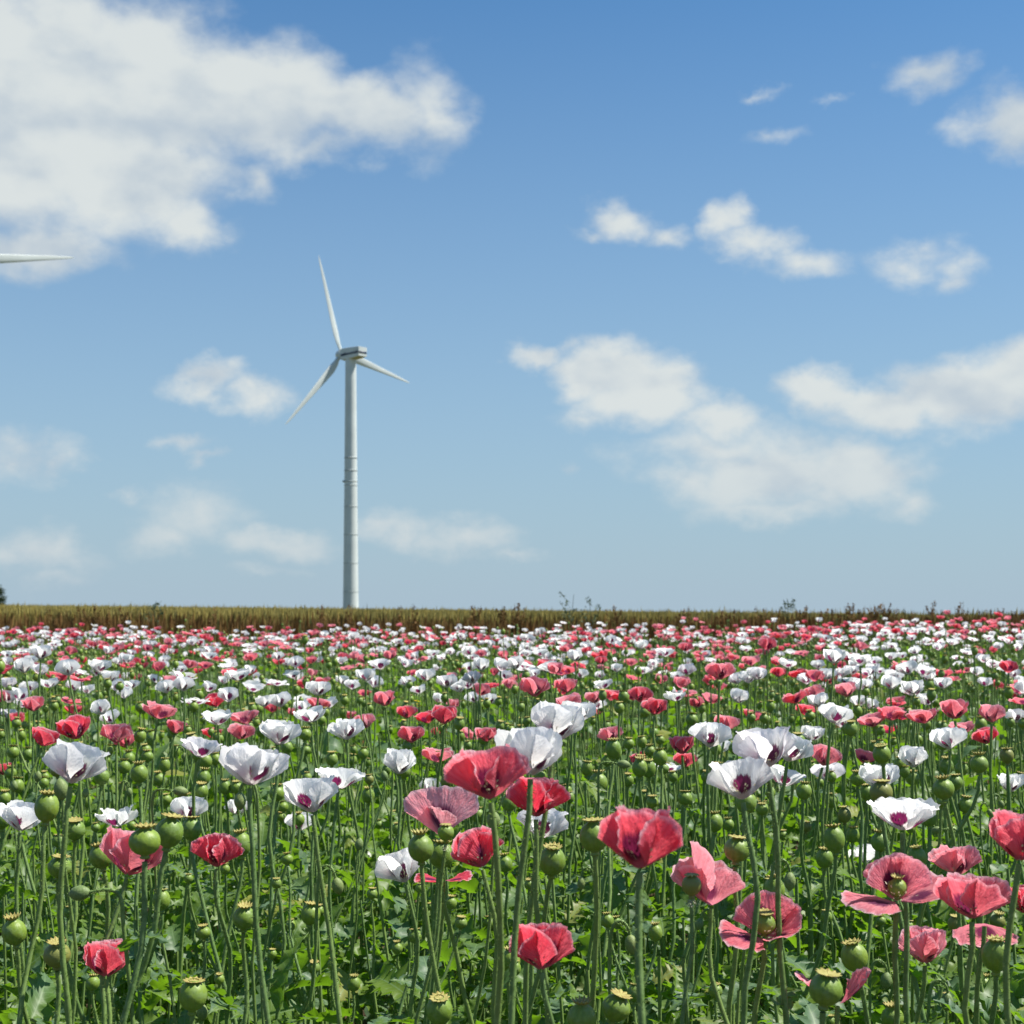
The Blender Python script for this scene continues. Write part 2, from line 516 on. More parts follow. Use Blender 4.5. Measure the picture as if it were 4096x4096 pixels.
def soil_mat():
    m, T = new_mat('field_soil')
    co = T.node('ShaderNodeTexCoord').outputs['Object']
    s = T.node('ShaderNodeSeparateXYZ', {0: co})
    n = T.noise(co, 6.0, 8, 0.65)
    soil = T.mix(T.sstep(n, 0.35, 0.65), (0.055, 0.038, 0.024), (0.11, 0.08, 0.05))
    n2 = T.noise(co, 0.05, 5, 0.6)
    crop = T.mix(n2, (0.075, 0.080, 0.030), (0.115, 0.105, 0.040))
    col = T.mix(T.sstep(s.outputs[1], 22.0, 25.0), soil, crop)
    finish(T, col, 0.95, 0.1, 0, None, n, 0.8, 0.03)
    return m


# ------------------------------------------------------------------ the land
def build_ground():
    xs = np.unique(np.concatenate([np.linspace(-14, 14, 85), np.sign(np.linspace(-1, 1, 61)) * np.abs(np.linspace(-1, 1, 61)) ** 3 * 5000]))
    ys = np.unique(np.concatenate([np.linspace(-6, 40, 120), -np.linspace(0, 1, 8) ** 2 * 200, 40 + np.linspace(0, 1, 30) ** 3 * 6000]))
    Y, X = np.meshgrid(ys, xs, indexing='ij')
    V = np.stack([X, Y, ground_z(X, Y) - 0.004], -1).reshape(-1, 3)
    o = obj('field_ground', mesh('field_ground', Geo(V, grid_quads(len(ys), len(xs))), soil_mat()))
    tag(o, 'brown soil of the poppy field running on under the grain', 'ground', kind='structure')


build_ground()


# ------------------------------------------------------------------ wind turbines
def blade_geo(Rb):
    ns, nc = 26, 14
    s = np.linspace(0, 1, ns)
    r = 0.03 * Rb + s * 0.97 * Rb
    chord = np.interp(s, [0, .04, .10, .18, .30, .55, .8, .96, 1], [.042, .042, .062, .082, .074, .052, .033, .016, .004]) * Rb
    thick = np.interp(s, [0, .05, .14, .3, .6, 1], [1.0, .95, .48, .30, .22, .18])
    twist = R(1) * np.interp(s, [0, .2, .5, 1], [24, 14, 5, 0])
    a = np.arange(nc) / nc * 2 * math.pi
    V = []
    for i in range(ns):
        cx = np.cos(a) * 0.5 * chord[i] - (0.18 * chord[i] if s[i] > .06 else 0)
        cy = np.sin(a) * 0.5 * chord[i] * thick[i] * (0.65 + 0.35 * np.cos(a))
        c, q = math.cos(twist[i]), math.sin(twist[i])
        V.append(np.stack([cx * c - cy * q, cx * q + cy * c + 0.02 * s[i] ** 2 * Rb, np.full(nc, r[i])], -1))
    return Geo(np.concatenate(V), grid_quads(ns, nc, True))


def rounded_box_sections(secs, n=24, p=5):
    """sections along y: (y, half width, z low, z high); a superellipse gives soft edges"""
    a = np.arange(n) / n * 2 * math.pi
    ca, sa = np.cos(a), np.sin(a)
    ex = np.sign(ca) * np.abs(ca) ** (2 / p)
    ez = np.sign(sa) * np.abs(sa) ** (2 / p)
    V = []
    for y, w, z0, z1 in secs:
        V.append(np.stack([ex * w, np.full(n, y), (z0 + z1) / 2 + ez * (z1 - z0) / 2], -1))
    V = np.concatenate(V)
    g = Geo(V, grid_quads(len(secs), n, True))
    k = len(V)
    caps = np.array([[secs[0][0], (secs[0][2] + secs[0][3]) / 2], [secs[-1][0], (secs[-1][2] + secs[-1][3]) / 2]])
    V2 = np.concatenate([V, [(0, caps[0, 0], caps[0, 1]), (0, caps[1, 0], caps[1, 1])]])
    j = np.arange(n)
    t0 = np.stack([np.full(n, k), (j + 1) % n, j], -1)
    o = (len(secs) - 1) * n
    t1 = np.stack([np.full(n, k + 1), o + j, o + (j + 1) % n], -1)
    return Geo(V2, g.Q, np.concatenate([t0, t1]))


def build_turbine(label, loc, hub_z, yaw, tilt_blades, rot_len, joints, tower_r):
    """yaw: the rotor looks along the local +y turned by yaw about z"""
    base = Vector(loc)
    root = bpy.data.objects.new('wind_turbine', None)
    COL.objects.link(root)
    root.location = base
    tag(root, label, 'wind turbine', 'wind turbines beyond the grain field')
    H = hub_z - base.z
    top = H - 1.25
    prof = [(tower_r[0] * 1.06, -1.0)]
    for k in range(13):
        t = k / 12
        prof.append((tower_r[0] + (tower_r[1] - tower_r[0]) * (t ** 0.85), t * top))
    tw = obj('tower', mesh('tower', lathe(prof, 40), M_PAINT), root)
    for zj, hh, dark in joints:
        t = zj / top
        r = tower_r[0] + (tower_r[1] - tower_r[0]) * (t ** 0.85)
        ring = lathe([(r - .05, -hh), (r + .045, -hh), (r + .045, hh), (r - .05, hh)], 40)
        obj('flange_ring', mesh('flange_ring', ring, M_JOINT), tw, (0, 0, zj))
    if joints:
        zj = joints[2][0]
        r = tower_r[0] + (tower_r[1] - tower_r[0]) * ((zj / top) ** 0.85)
        obj('equipment_box', mesh('equipment_box', rounded_box_sections([(-.35, .22, -.28, .28), (.35, .22, -.28, .28)], 16, 6), M_JOINT), tw, (-r - .15, -.3, zj))
    na = obj('nacelle', mesh('nacelle', rounded_box_sections([
        (3.0, .95, -1.05, .95), (2.75, 1.25, -1.30, 1.25), (1.8, 1.36, -1.42, 1.38), (-.5, 1.42, -1.42, 1.42), (-3.4, 1.42, -1.12, 1.42),
        (-4.45, 1.38, -.95, 1.38), (-4.6, 1.34, -.90, 1.34)], 56, 22), M_PAINT, False), root, (0, 0, H), (Matrix.Rotation(yaw, 3, 'Z') @ Matrix.Rotation(R(2), 3, 'X')))
    un = rounded_box_sections([(2.2, .95, -1.50, -1.36), (-2.6, 1.05, -1.30, -1.10), (-4.2, 1.05, -1.04, -.92)], 16, 6)
    obj('floor_pan', mesh('floor_pan', un, M_OCHRE), na)
    # navy band across the rear and unreadable painted name on both long sides
    obj('rear_stripe', mesh('rear_stripe', box(-1.25, 1.25, -4.66, -4.56, -.22, .22), M_NAVY), na)
    rr = random.Random(3)
    for sx in (-1, 1):
        y = 2.1
        while y > -4.3:
            wd = rr.uniform(.30, .46)
            hh = .92 if 1.0 > y > .5 else rr.uniform(.50, .62)
            zc = -.34 + (2.1 - y) * .055
            x = 1.46 if y < 1.7 else 1.42
            gl = [box(-.03, .03, -.07, .07, 0, hh), box(-.03, .03, -wd + .07, -wd + .18, 0, .5)]
            gl.append(box(-.03, .03, -wd + .19, -.08, .38, .5) if rr.random() < .6 else box(-.03, .03, -wd + .19, -.08, .0, .14))
            obj('lettering', mesh('lettering', join(gl), M_NAVY, False), na, (sx * (x - .005), y, zc - .25))
            y -= wd + .13
    hubc = Vector((-math.sin(yaw), math.cos(yaw), .087)) * 3.75 + Vector((0, 0, H - .05))
    sp = [(0.02, 1.75), (.45, 1.62), (.85, 1.25), (1.15, .6), (1.22, 0), (1.15, -.6), (1.0, -.85), (0.02, -.86)]
    hb = obj('hub', mesh('hub', lathe(sp, 28), M_PAINT), root, hubc)
    hb.rotation_euler = (Matrix.Rotation(yaw, 3, 'Z') @ Matrix.Rotation(R(-90), 3, 'X')).to_euler()
    bm = mesh('blade', blade_geo(rot_len), M_PAINT)
    for k in range(3):
        ang = tilt_blades + k * 2 * math.pi / 3          # clockwise from straight up, seen from the camera side
        M = Matrix.Rotation(yaw, 3, 'Z') @ Matrix.Rotation(R(5), 3, 'X') @ Matrix.Rotation(ang, 3, 'Y')
        obj('blade', bm, root, hubc, M.to_euler())
    return root


def turbine_at(px_tower, hub_px_y, d):
    x = (px_tower - 2048) / F * d
    return (x, d, float(ground_z(x, d))), CAM_H + (HORIZON - hub_px_y) / F * d


D1 = 359.0
loc1, hz1 = turbine_at(1403, 1416, D1)
jn = [((CAM_H + (HORIZON - yy) / F * D1) - loc1[2], h, k) for yy, h, k in
      ((1832, .17, 1), (1883, .17, 1), (1926, .12, 0), (1942, .10, 0), (2027, .10, 0), (2139, .09, 0), (2253, .08, 0), (2367, .08, 0))]
build_turbine('white three-bladed wind turbine standing whole on a ringed tower behind the grain', loc1, hz1, R(47), R(-20.0), 25.0, jn, (1.98, 1.36))
D2 = 275.0
loc2, hz2 = turbine_at(-120, 1040, D2)
build_turbine('white wind turbine holding one blade level below the big cloud', loc2, hz2, R(47), R(78.0), 25.0, [], (1.98, 1.36))


# ------------------------------------------------------------------ plant pieces
def petal_geo(seed, prof, half=64, nr=9, nt=12, ruff=1.0, slot=0, length=1.0, crush=0.0):
    """A thin broad fan that leaves the flower axis at the origin and opens along +x.
    prof = elevation in degrees near the base, in the middle and at the rim."""
    a0, a1, a2 = prof
    r_ = np.random.default_rng(seed)
    n_out = snoise(seed + 1, 5, 1.5, 6)
    n_edge = snoise(seed + 2, 7, 10, 34)
    n_fold = snoise(seed + 3, 5, 5, 15)
    n_fine = snoise(seed + 6, 6, 12, 30)
    n_big = snoise(seed + 4, 4, 1.2, 3.4)
    t = np.linspace(-1, 1, nt + 1)
    s = np.linspace(0, 1, nr + 1) ** 0.85
    reach = length * (1 - 0.17 * np.abs(t) ** 4 + 0.09 * n_out(t) + 0.045 * ruff * n_edge(t))
    S, TT = np.meshgrid(s, t, indexing='ij')
    phi = np.radians(half) * TT * (1 + 0.05 * n_big(S * 3 + TT))
    rad = S * reach[None, :]
    along, lat = rad * np.cos(phi * .93), rad * np.sin(phi)
    fine = np.linspace(0, 1.25, 60)
    al = np.radians(a0 + (a1 - a0) * sst(0, .60, fine) + (a2 - a1) * sst(.60, 1, fine) + r_.normal(0, 5) * fine)
    st = fine[1] - fine[0]
    rho_c = 0.05 + np.concatenate([[0], np.cumsum(np.cos(al[1:]) * st)])
    z_c = np.concatenate([[0], np.cumsum(np.sin(al[1:]) * st)])
    rho, zz, alr = np.interp(along, fine, rho_c), np.interp(along, fine, z_c), np.interp(along, fine, al)
    curve = 0.50 * np.clip(np.sin(np.radians(a1)), .25, 1) * lat ** 2 / (0.35 + np.abs(lat))
    off = curve + (0.034 * n_fold(TT * 1.6) + crush * 0.06 * n_fold(TT * 3 + S * 4)) * S ** 1.3 + 0.075 * n_big(TT * 1.2 + 2 * S + 1) * S \
        + 0.020 * n_fine(TT * 1.5 + S * 1.6) * S + 0.060 * ruff * n_edge(TT * .9 + 3) * S ** 5
    nx, nz = -np.sin(alr), np.cos(alr)
    P = np.stack([rho + nx * off, lat, zz + nz * off], -1).reshape(-1, 3)
    pc = np.stack([TT, S, S * 0], -1).reshape(-1, 3)
    return Geo(P, grid_quads(nr + 1, nt + 1), None, pc, slot)


FORMS = {  # elevations (base, middle, rim) of the outer and the inner petal pair
    'tight': ((44, 84, 92), (48, 88, 98)), 'cup': ((40, 80, 68), (46, 86, 80)), 'bowl': ((34, 70, 48), (42, 80, 66)),
    'wide': ((20, 52, 22), (30, 66, 44)), 'flat': ((6, 24, -4), (14, 40, 14))}
PET_LEN = 0.056
FSIZE = {}


def form_size(form):
    """true width and height of an average bloom of this form"""
    if form not in FSIZE:
        g = [petal_geo(40 + k * 9, FORMS[form][k % 2], 64, 8, 10).xf(np.array(Matrix.Rotation(k * math.pi / 2, 3, 'Z'))) for k in range(4)]
        V = np.concatenate([q.V for q in g])
        w = np.mean([np.ptp(V[:, 0] * math.cos(a) + V[:, 1] * math.sin(a)) for a in np.linspace(0, 1.57, 8)])
        FSIZE[form] = (w * PET_LEN, max(np.ptp(V[:, 2]), .3) * PET_LEN)
    return FSIZE[form]


def pod_geo(nu=22, detail=1, tall=1.0):
    prof = [(.20, -1.34), (.30, -1.32), (.33, -1.22), (.25, -1.12), (.30, -1.02), (.62, -.86), (.86, -.56), (.985, -.2), (1.0, .08),
            (.95, .38), (.80, .68), (.56, .90), (.40, 1.00), (.36, 1.10)]
    if detail == 0:
        prof = [(.25, -1.15), (.68, -.80), (1.0, -.1), (.86, .60), (.38, 1.08)]
    g = lathe(prof, nu)
    th = g.PC[:, 0] * 6.2832
    if detail:
        k = 1 + 0.018 * np.cos(th * 11) * (np.abs(g.V[:, 2]) < .95)
        g.V[:, :2] *= k[:, None]
    g.V[:, 2] *= tall
    return g


def crown_geo(n=12, seed=0, detail=1, lift=0.16, rad=0.70):
    r_ = np.random.default_rng(seed)
    if detail == 0:
        m = 10
        g = lathe([(.02, 1.10), (rad * .9, 1.16 + lift), (rad, 1.12 + lift), (.30, 1.02)], m)
        return g
    nth = n * 4
    th = np.arange(nth) / nth * 2 * math.pi
    lobe = 0.5 + 0.5 * np.cos(th * n)
    jig = 1 + 0.05 * np.sin(th * 3 + seed) + r_.normal(0, .012, nth)
    rings = []
    for q, (fr, up) in enumerate([(.02, .0), (.30, .03), (.62, .02), (.86, .55), (1.0, 1.0)]):
        rr = rad * fr * (1 - (0.24 * (1 - lobe) if fr > .6 else 0)) * jig
        z = 1.10 + lift * up * (0.35 + 0.65 * lobe) * jig + (0.05 * lobe if .1 < fr < .9 else 0)
        rings.append(np.stack([rr * np.cos(th), rr * np.sin(th), z], -1))
    under = [rings[4] - (0, 0, .035), rings[3] * (.98, .98, 1) - (0, 0, .07), np.stack([.34 * np.cos(th), .34 * np.sin(th), np.full(nth, 1.03)], -1)]
    P = np.concatenate(rings + under)
    k = 8
    u = np.tile(th / 6.2832, k)
    v = np.repeat([0, .3, .6, .86, 1, 1, .8, .3], nth)
    return Geo(P, grid_quads(k, nth, True), None, np.stack([u, v, u * 0], -1))


def bud_geo(nu=14, detail=1):
    prof = [(.02, -1.0), (.26, -.97), (.62, -.74), (.90, -.34), (1.0, .05), (.93, .42), (.70, .80), (.36, 1.08), (.10, 1.22), (.01, 1.24)]
    if detail == 0:
        prof = prof[::2]
        nu = 6
    g = lathe(prof, nu)
    th = g.PC[:, 0] * 6.2832
    g.V[:, :2] *= (1 - 0.06 * np.exp(-((np.mod(th + .3, math.pi) - .3) / .16) ** 2))[:, None]
    g.V[:, 2] *= 1.35
    return g


def stamen_geo(seed, n=46):
    r_ = np.random.default_rng(seed)
    V, T = [], []
    for k in range(n):
        a, e, L = r_.uniform(0, 6.28), r_.uniform(.25, 1.0), r_.uniform(.22, .36)
        dr = np.array([math.cos(a) * math.cos(e), math.sin(a) * math.cos(e), math.sin(e)])
        sd = np.cross(dr, (0, 0, 1))
        sd /= np.linalg.norm(sd)
        b = dr * .06 + (0, 0, .02)
        tip = b + dr * L
        i = len(V)
        V += [b - sd * .006, b + sd * .006, tip]
        T.append((i, i + 1, i + 2))
        up = np.cross(sd, dr)
        i = len(V)
        V += [tip - sd * .016 - dr * .02, tip + sd * .016 - dr * .02, tip + sd * .012 + dr * .035 + up * .01, tip - sd * .012 + dr * .035 + up * .01]
        T += [(i, i + 1, i + 2), (i, i + 2, i + 3)]
    return Geo(V, None, T)


def leaf_geo(seed, ns=20, nt=6, slot=0):
    """a long clasping poppy leaf of length 1 along +x: coarsely toothed, wavy-edged, arching"""
    r_ = np.random.default_rng(seed)
    s = np.linspace(0, 1, ns + 1)
    w = 0.20 * (np.sin(np.pi * np.clip(s, 0, 1) ** 0.75) ** 0.75) + 0.055 * (1 - s) ** 3
    w[-1] = .006
    fr = r_.uniform(4.2, 6.0)
    lob = [1 + 0.36 * np.sin(s * fr * 6.28 + p) + (0.20 * (1 - 2 * (np.arange(ns + 1) % 2)) + 0.16 * r_.normal(0, 1, ns + 1)) * (s > .05) for p in r_.uniform(0, 6, 2)]
    t = np.linspace(-1, 1, nt + 1)
    droop = r_.uniform(0.25, 0.75)
    up0 = r_.uniform(0.25, .9)
    curl = r_.uniform(-.15, .15)
    ang = up0 - (up0 + droop) * s ** 1.3
    dx = np.concatenate([[0], np.cumsum(np.cos(ang[1:]) / ns)])
    dz = np.concatenate([[0], np.cumsum(np.sin(ang[1:]) / ns)])
    V = np.zeros((ns + 1, nt + 1, 3))
    wav = snoise(seed + 7, 4, 14, 34)
    wav2 = snoise(seed + 8, 4, 14, 34)
    for j, tj in enumerate(t):
        a = abs(tj)
        edge = lob[0] if tj < 0 else lob[1]
        ww = w * (1 + (edge - 1) * sst(.5, 1, a))
        V[:, j, 0] = dx - 0.06 * a * a * (tj != 0)
        V[:, j, 1] = ww * tj + curl * s ** 2
        V[:, j, 2] = dz + 0.30 * w * a ** 1.5 + 0.075 * (wav(s) if tj < 0 else wav2(s)) * a ** 2
    S, TT = np.meshgrid(s, t, indexing='ij')
    return Geo(V.reshape(-1, 3), grid_quads(ns + 1, nt + 1), None, np.stack([TT, S, S * 0], -1).reshape(-1, 3), slot)


def stem_path(base, tip, axis, n, seed, sway=0.016):
    r_ = np.random.default_rng(seed)
    base, tip, axis = np.asarray(base, float), np.asarray(tip, float), np.asarray(axis, float)
    L = np.linalg.norm(tip - base)
    P = bezier((base, base + (r_.normal(0, .03) * L, r_.normal(0, .03) * L, .55 * L), tip - axis * .13 * L, tip), n)
    k = np.linspace(0, 1, n)
    w = snoise(seed, 3, 3, 9)
    P[:, 0] += sway * w(k * 2) * np.sin(k * math.pi)
    P[:, 1] += sway * w(k * 2 + 4) * np.sin(k * math.pi)
    return P


def hairs(path, rad, n, seed):
    """short stiff bristles standing off the upper stem"""
    r_ = np.random.default_rng(seed)
    k = r_.uniform(.42, .985, n) * (len(path) - 1)
    i = np.floor(k).astype(int)
    f = (k - i)[:, None]
    p = path[i] * (1 - f) + path[np.minimum(i + 1, len(path) - 1)] * f
    tan = path[np.minimum(i + 1, len(path) - 1)] - path[i]
    tan /= np.linalg.norm(tan, axis=1)[:, None] + 1e-9
    a = r_.uniform(0, 6.28, n)
    side = np.stack([np.cos(a), np.sin(a), r_.normal(0.1, .3, n)], -1)
    side -= tan * (side * tan).sum(1)[:, None]
    side /= np.linalg.norm(side, axis=1)[:, None]
    L = r_.uniform(.0035, .0065, n)[:, None]
    b = p + side * rad * .8
    tip = p + side * (rad + L) + tan * L * r_.normal(0, .35, n)[:, None]
    w = tan * .00062
    V = np.stack([b - w, b + w, tip], 1).reshape(-1, 3)
    return Geo(V, None, np.arange(3 * n).reshape(-1, 3), np.tile((0, 0, .9), (3 * n, 1)))


# ------------------------------------------------------------------ shared meshes
PET_MESH = {}


def petal_mesh(color, form, ring, seed, res):
    key = (color, form, ring, seed, res)
    if key not in PET_MESH:
        nr, nt = {0: (5, 7), 1: (9, 14), 2: (18, 34)}[res]
        prof = FORMS[form][ring] if isinstance(form, str) else form
        g = petal_geo(seed * 17 + ring * 5 + hash(str(form)) * 0 + int(sum(prof)), prof, 64 if isinstance(form, str) else 60, nr, nt, 1.0, 0,
                      1.0 if ring == 0 else .95, 1.0 if form == 'tight' else (0.20 if color == 'white' else 0.25))
        PET_MESH[key] = mesh('petal', g, M_PINK if color == 'pink' else M_WHITE)
    return PET_MESH[key]


POD_MESH = [mesh('seed_pod', pod_geo(26, 1, k), M_POD) for k in (0.94, 1.0, 1.08)]
CROWN_MESH = [mesh('crown', crown_geo(n, s, 1, l, r), M_CROWN) for n, s, l, r in ((12, 1, .24, .78), (11, 2, .12, .82), (13, 3, .34, .74), (10, 4, -.14, .80))]
BUD_MESH = mesh('bud', bud_geo(), M_BUD)
STAMEN_MESH = [mesh('stamens', stamen_geo(s), M_STAMEN) for s in (1, 2)]
LEAF_MESH = [mesh('leaf', leaf_geo(s, 28, 6), M_LEAF) for s in range(10)]


def basis(axis, spin=0.0):
    z = Vector(axis).normalized()
    return z.to_track_quat('Z', 'Y').to_matrix() @ Matrix.Rotation(spin, 3, 'Z')


def new_root(name, base):
    o = bpy.data.objects.new(name, None)
    COL.objects.link(o)
    o.location = base
    o.empty_display_size = 0.05
    return o


def base_for(head, rnd, spread=0.085):
    bx, by = head[0] + rnd.normal(0, spread), head[1] + rnd.normal(0, spread)
    return np.array([bx, by, float(ground_z(bx, by))])


def add_stem(root, base, tip, axis, d, seed, rad=0.0034):
    n, sides = (15, 8) if d < 3.6 else ((9, 6) if d < 6 else (6, 5))
    P = stem_path(base, tip, axis, n, seed) - base
    g = tube(P, np.linspace(rad * 1.45, rad, n), sides, random.Random(seed).uniform(0, .8))
    if d < 4.0:
        g = join([g, hairs(P, rad, int(230 if d < 3 else 110), seed)])
    obj('stem', mesh('stem', g, M_STEM), root)
    return P


def add_leaves(root, P, n, rnd, zmax=0.62):
    for k in range(n):
        i = rnd.integers(1, max(2, int(len(P) * zmax)))
        a = rnd.uniform(0, 6.28)
        s = rnd.uniform(.07, .13)
        o = obj('leaf', LEAF_MESH[rnd.integers(0, len(LEAF_MESH))], root, P[i], (rnd.normal(0, .25), -rnd.uniform(-.1, .5), a), s, rnd.uniform(0, 1))


SEQ = [100]


def flower(color, head, d, form='bowl', tint=.5, lean=(0, 0), petals=None, label=None, group=None, spin=None, scale=1.0, pistil=1.0, petal_len=PET_LEN):
    """head = middle of the bloom; petals = [(angle, elevations, length)] for torn or one-sided blooms"""
    SEQ[0] += 1
    seed = SEQ[0]
    rnd = np.random.default_rng(seed)
    axis = Vector((lean[0], lean[1] if petals else (.05 - lean[1] * .35), 1)).normalized()
    w, h = form_size(form)
    L = petal_len * scale
    rec = np.asarray(head) - np.asarray(axis) * h * scale * 0.52      # where the petals leave the stem
    base = base_for(rec, rnd, .045 if color == 'pink' else .025)
    root = new_root('%s_poppy' % color, base)
    tag(root, label, 'poppy', group)
    res = 2 if d < 3.4 else (1 if d < 9 else 0)
    P = add_stem(root, base, rec - np.asarray(axis) * .004, axis, d, seed)
    sp = rnd.uniform(0, 6.28) if spin is None else spin
    if petals is None:
        petals = [(sp + k * math.pi / 2 + rnd.normal(0, .12), k % 2, 1.0) for k in range(4)]
    else:
        petals = [(R(a), e, l) for a, e, l in petals]
    for a, e, l in petals:
        sid = seed if res == 2 else seed % 7
        me = petal_mesh(color, form if isinstance(e, int) else e, e if isinstance(e, int) else 0, sid * 4 + (int(abs(a) * 10) % 4 if res == 2 else rnd.integers(0, 3)), res)
        B = basis(axis) @ Matrix.Rotation(a, 3, 'Z')
        o = obj('petal', me, root, rec - base, B, L * l, tint + rnd.normal(0, .05))
    if pistil:
        B = basis(axis)
        pr = .0115 * scale * pistil
        pd = obj('seed_pod', POD_MESH[0], root, rec - base + np.asarray(axis) * pr * 1.5, B, pr, .7)
        obj('crown', CROWN_MESH[1 + seed % 2], pd)
        if d < 6:
            obj('stamens', STAMEN_MESH[seed % 2], root, rec - base + np.asarray(axis) * .002, B, L * 1.15)
    if d < 4.5:
        add_leaves(root, P, rnd.integers(2, 5), rnd)
    return root


def seed_head(head, rad, d, lean=(0, 0), tint=.2, label=None, group=None, crown=None, fresh=False):
    SEQ[0] += 1
    seed = SEQ[0]
    rnd = np.random.default_rng(seed)
    axis = Vector((lean[0], lean[1], 1)).normalized()
    foot = np.asarray(head) - np.asarray(axis) * rad * 1.32
    base = base_for(foot, rnd)
    root = new_root('poppy_seed_head', base)
    tag(root, label, 'seed head', group)
    P = add_stem(root, base, foot, axis, d, seed, 0.0036 if rad > .015 else .0027)
    B = basis(axis, rnd.uniform(0, 6))
    pd = obj('seed_pod', POD_MESH[rnd.integers(0, 3)], root, np.asarray(head) - base, B, (rad, rad * rnd.uniform(.95, 1.04), rad * rnd.uniform(.86, 1.12)), tint if rnd.uniform() > .06 else 1.2)
    obj('crown', CROWN_MESH[rnd.integers(0, 3) if not fresh else 3], pd)
    if fresh and d < 4:
        obj('withered_stamens', STAMEN_MESH[0], root, foot - base, basis((axis.x, axis.y, -1)), rad * 2.4)
    if d < 4.5:
        add_leaves(root, P, rnd.integers(1, 4), rnd)
    return root


def bud(head, rad, d, mode='down', side=1, label=None, group=None, tint=.3):
    SEQ[0] += 1
    seed = SEQ[0]
    rnd = np.random.default_rng(seed)
    head = np.asarray(head)
    if mode == 'up':
        axis = Vector((rnd.normal(0, .08), rnd.normal(0, .08), 1)).normalized()
    elif mode == 'side':
        axis = Vector((-side, rnd.normal(0, .2), -.12)).normalized()
    else:
        axis = Vector((rnd.normal(0, .15) - .12 * side, rnd.normal(0, .15), -1)).normalized()
    foot = head - np.asarray(axis) * rad * 1.36
    if mode == 'up':
        base = base_for(foot, rnd)
        P = stem_path(base, foot, axis, 12, seed)
    else:
        r0 = rad * (2.1 if mode == 'side' else 1.5)
        base = base_for(foot + np.array((side * r0 * 2, 0, 0)), rnd, .03)
        top = foot + np.array((side * r0, 0, r0 * (.15 if mode == 'side' else 1.35)))
        sh = foot + np.array((side * r0 * 2.0, 0, -r0 * 1.6))
        low = stem_path(base, sh, np.array((-.03 * side, 0, 1)), 10, seed, .01)
        c1 = bezier((sh, sh + (0, 0, r0 * 1.5), top + (side * r0 * .75, 0, 0), top), 7)[1:]
        c2 = bezier((top, top - (side * r0 * .55, 0, 0), foot - np.asarray(axis) * r0 * .6, foot), 6)[1:]
        P = np.concatenate([low, c1, c2])
    root = new_root('poppy_bud', base)
    tag(root, label, 'flower bud', group)
    P = P - base
    rs = min(.0026, rad * .22)
    g = tube(P, np.linspace(rs * 1.5, rs, len(P)), 7 if d < 4 else 5, .5)
    if d < 4:
        g = join([g, hairs(P, rs, 130, seed)])
    obj('stem', mesh('stem', g, M_STEM), root)
    obj('bud', BUD_MESH, root, head - base, basis(axis), rad, tint)
    if d < 4.5:
        add_leaves(root, P, rnd.integers(1, 4), rnd, .45)
    return root


# ------------------------------------------------------------------ blooms picked out in the photograph
# x, y of the middle and width in photograph pixels; the width and the true size give the distance
G_PINK, G_WHITE = 'pink poppies in the field', 'white poppies in the field'
G_POD, G_BUD = 'poppy seed heads in the field', 'poppy buds in the field'
PINK = [
    (535, 3410, 255, 'bowl', .55, (.25, -.35), 'pink poppy half hidden behind the biggest seed capsule of a tight cluster of three'),
    (871, 3398, 180, 'tight', .10, (.05, -.1), 'crumpled red-pink poppy with frilled half-closed petals'),
    (427, 3830, 200, 'cup', .25, (0, -.15), 'red-pink poppy low among leaves with spiky upright petals crossed by stems'),
    (1905, 3390, 215, 'cup', .15, (-.30, -.30), 'red crinkled poppy tilting against the pale one-petalled bloom'),
    (1950, 3090, 300, 'bowl', .30, (-.12, -.15), 'large coral poppy with spread petals in front of the biggest white blooms'),
    (2148, 3182, 225, 'cup', .05, (.05, -.05), 'deep red smooth cup-shaped poppy below the biggest white blooms'),
    (2564, 3347, 335, 'cup', .12, (.05, -.12), 'largest deep pink poppy, a tall white-rimmed cup standing alone'),
    (2165, 3780, 255, 'cup', .12, (0, -.12), 'deep pink cup-shaped poppy low among the leaves, crossed by a capsule stem'),
    (3822, 3437, 180, 'bowl', .75, (0, -.3), 'pale pink rounded poppy behind the wide-spread pink bloom'),
    (3890, 3580, 260, 'bowl', .45, (.05, -.1), 'pink poppy with one long petal hanging down'),
    (4085, 3340, 270, 'cup', .30, (.1, 0), 'bright pink tall poppy with upright separated petals on a slanting stem'),
    (3698, 3777, 200, 'cup', .70, (0, -.05), 'pale pink poppy crossed by a thick stem below the wide-spread bloom'),
    (4095, 3595, 150, 'cup', .15, (0, 0), 'red-pink poppy beside the slanting stem of the bright tall pink one'),
]
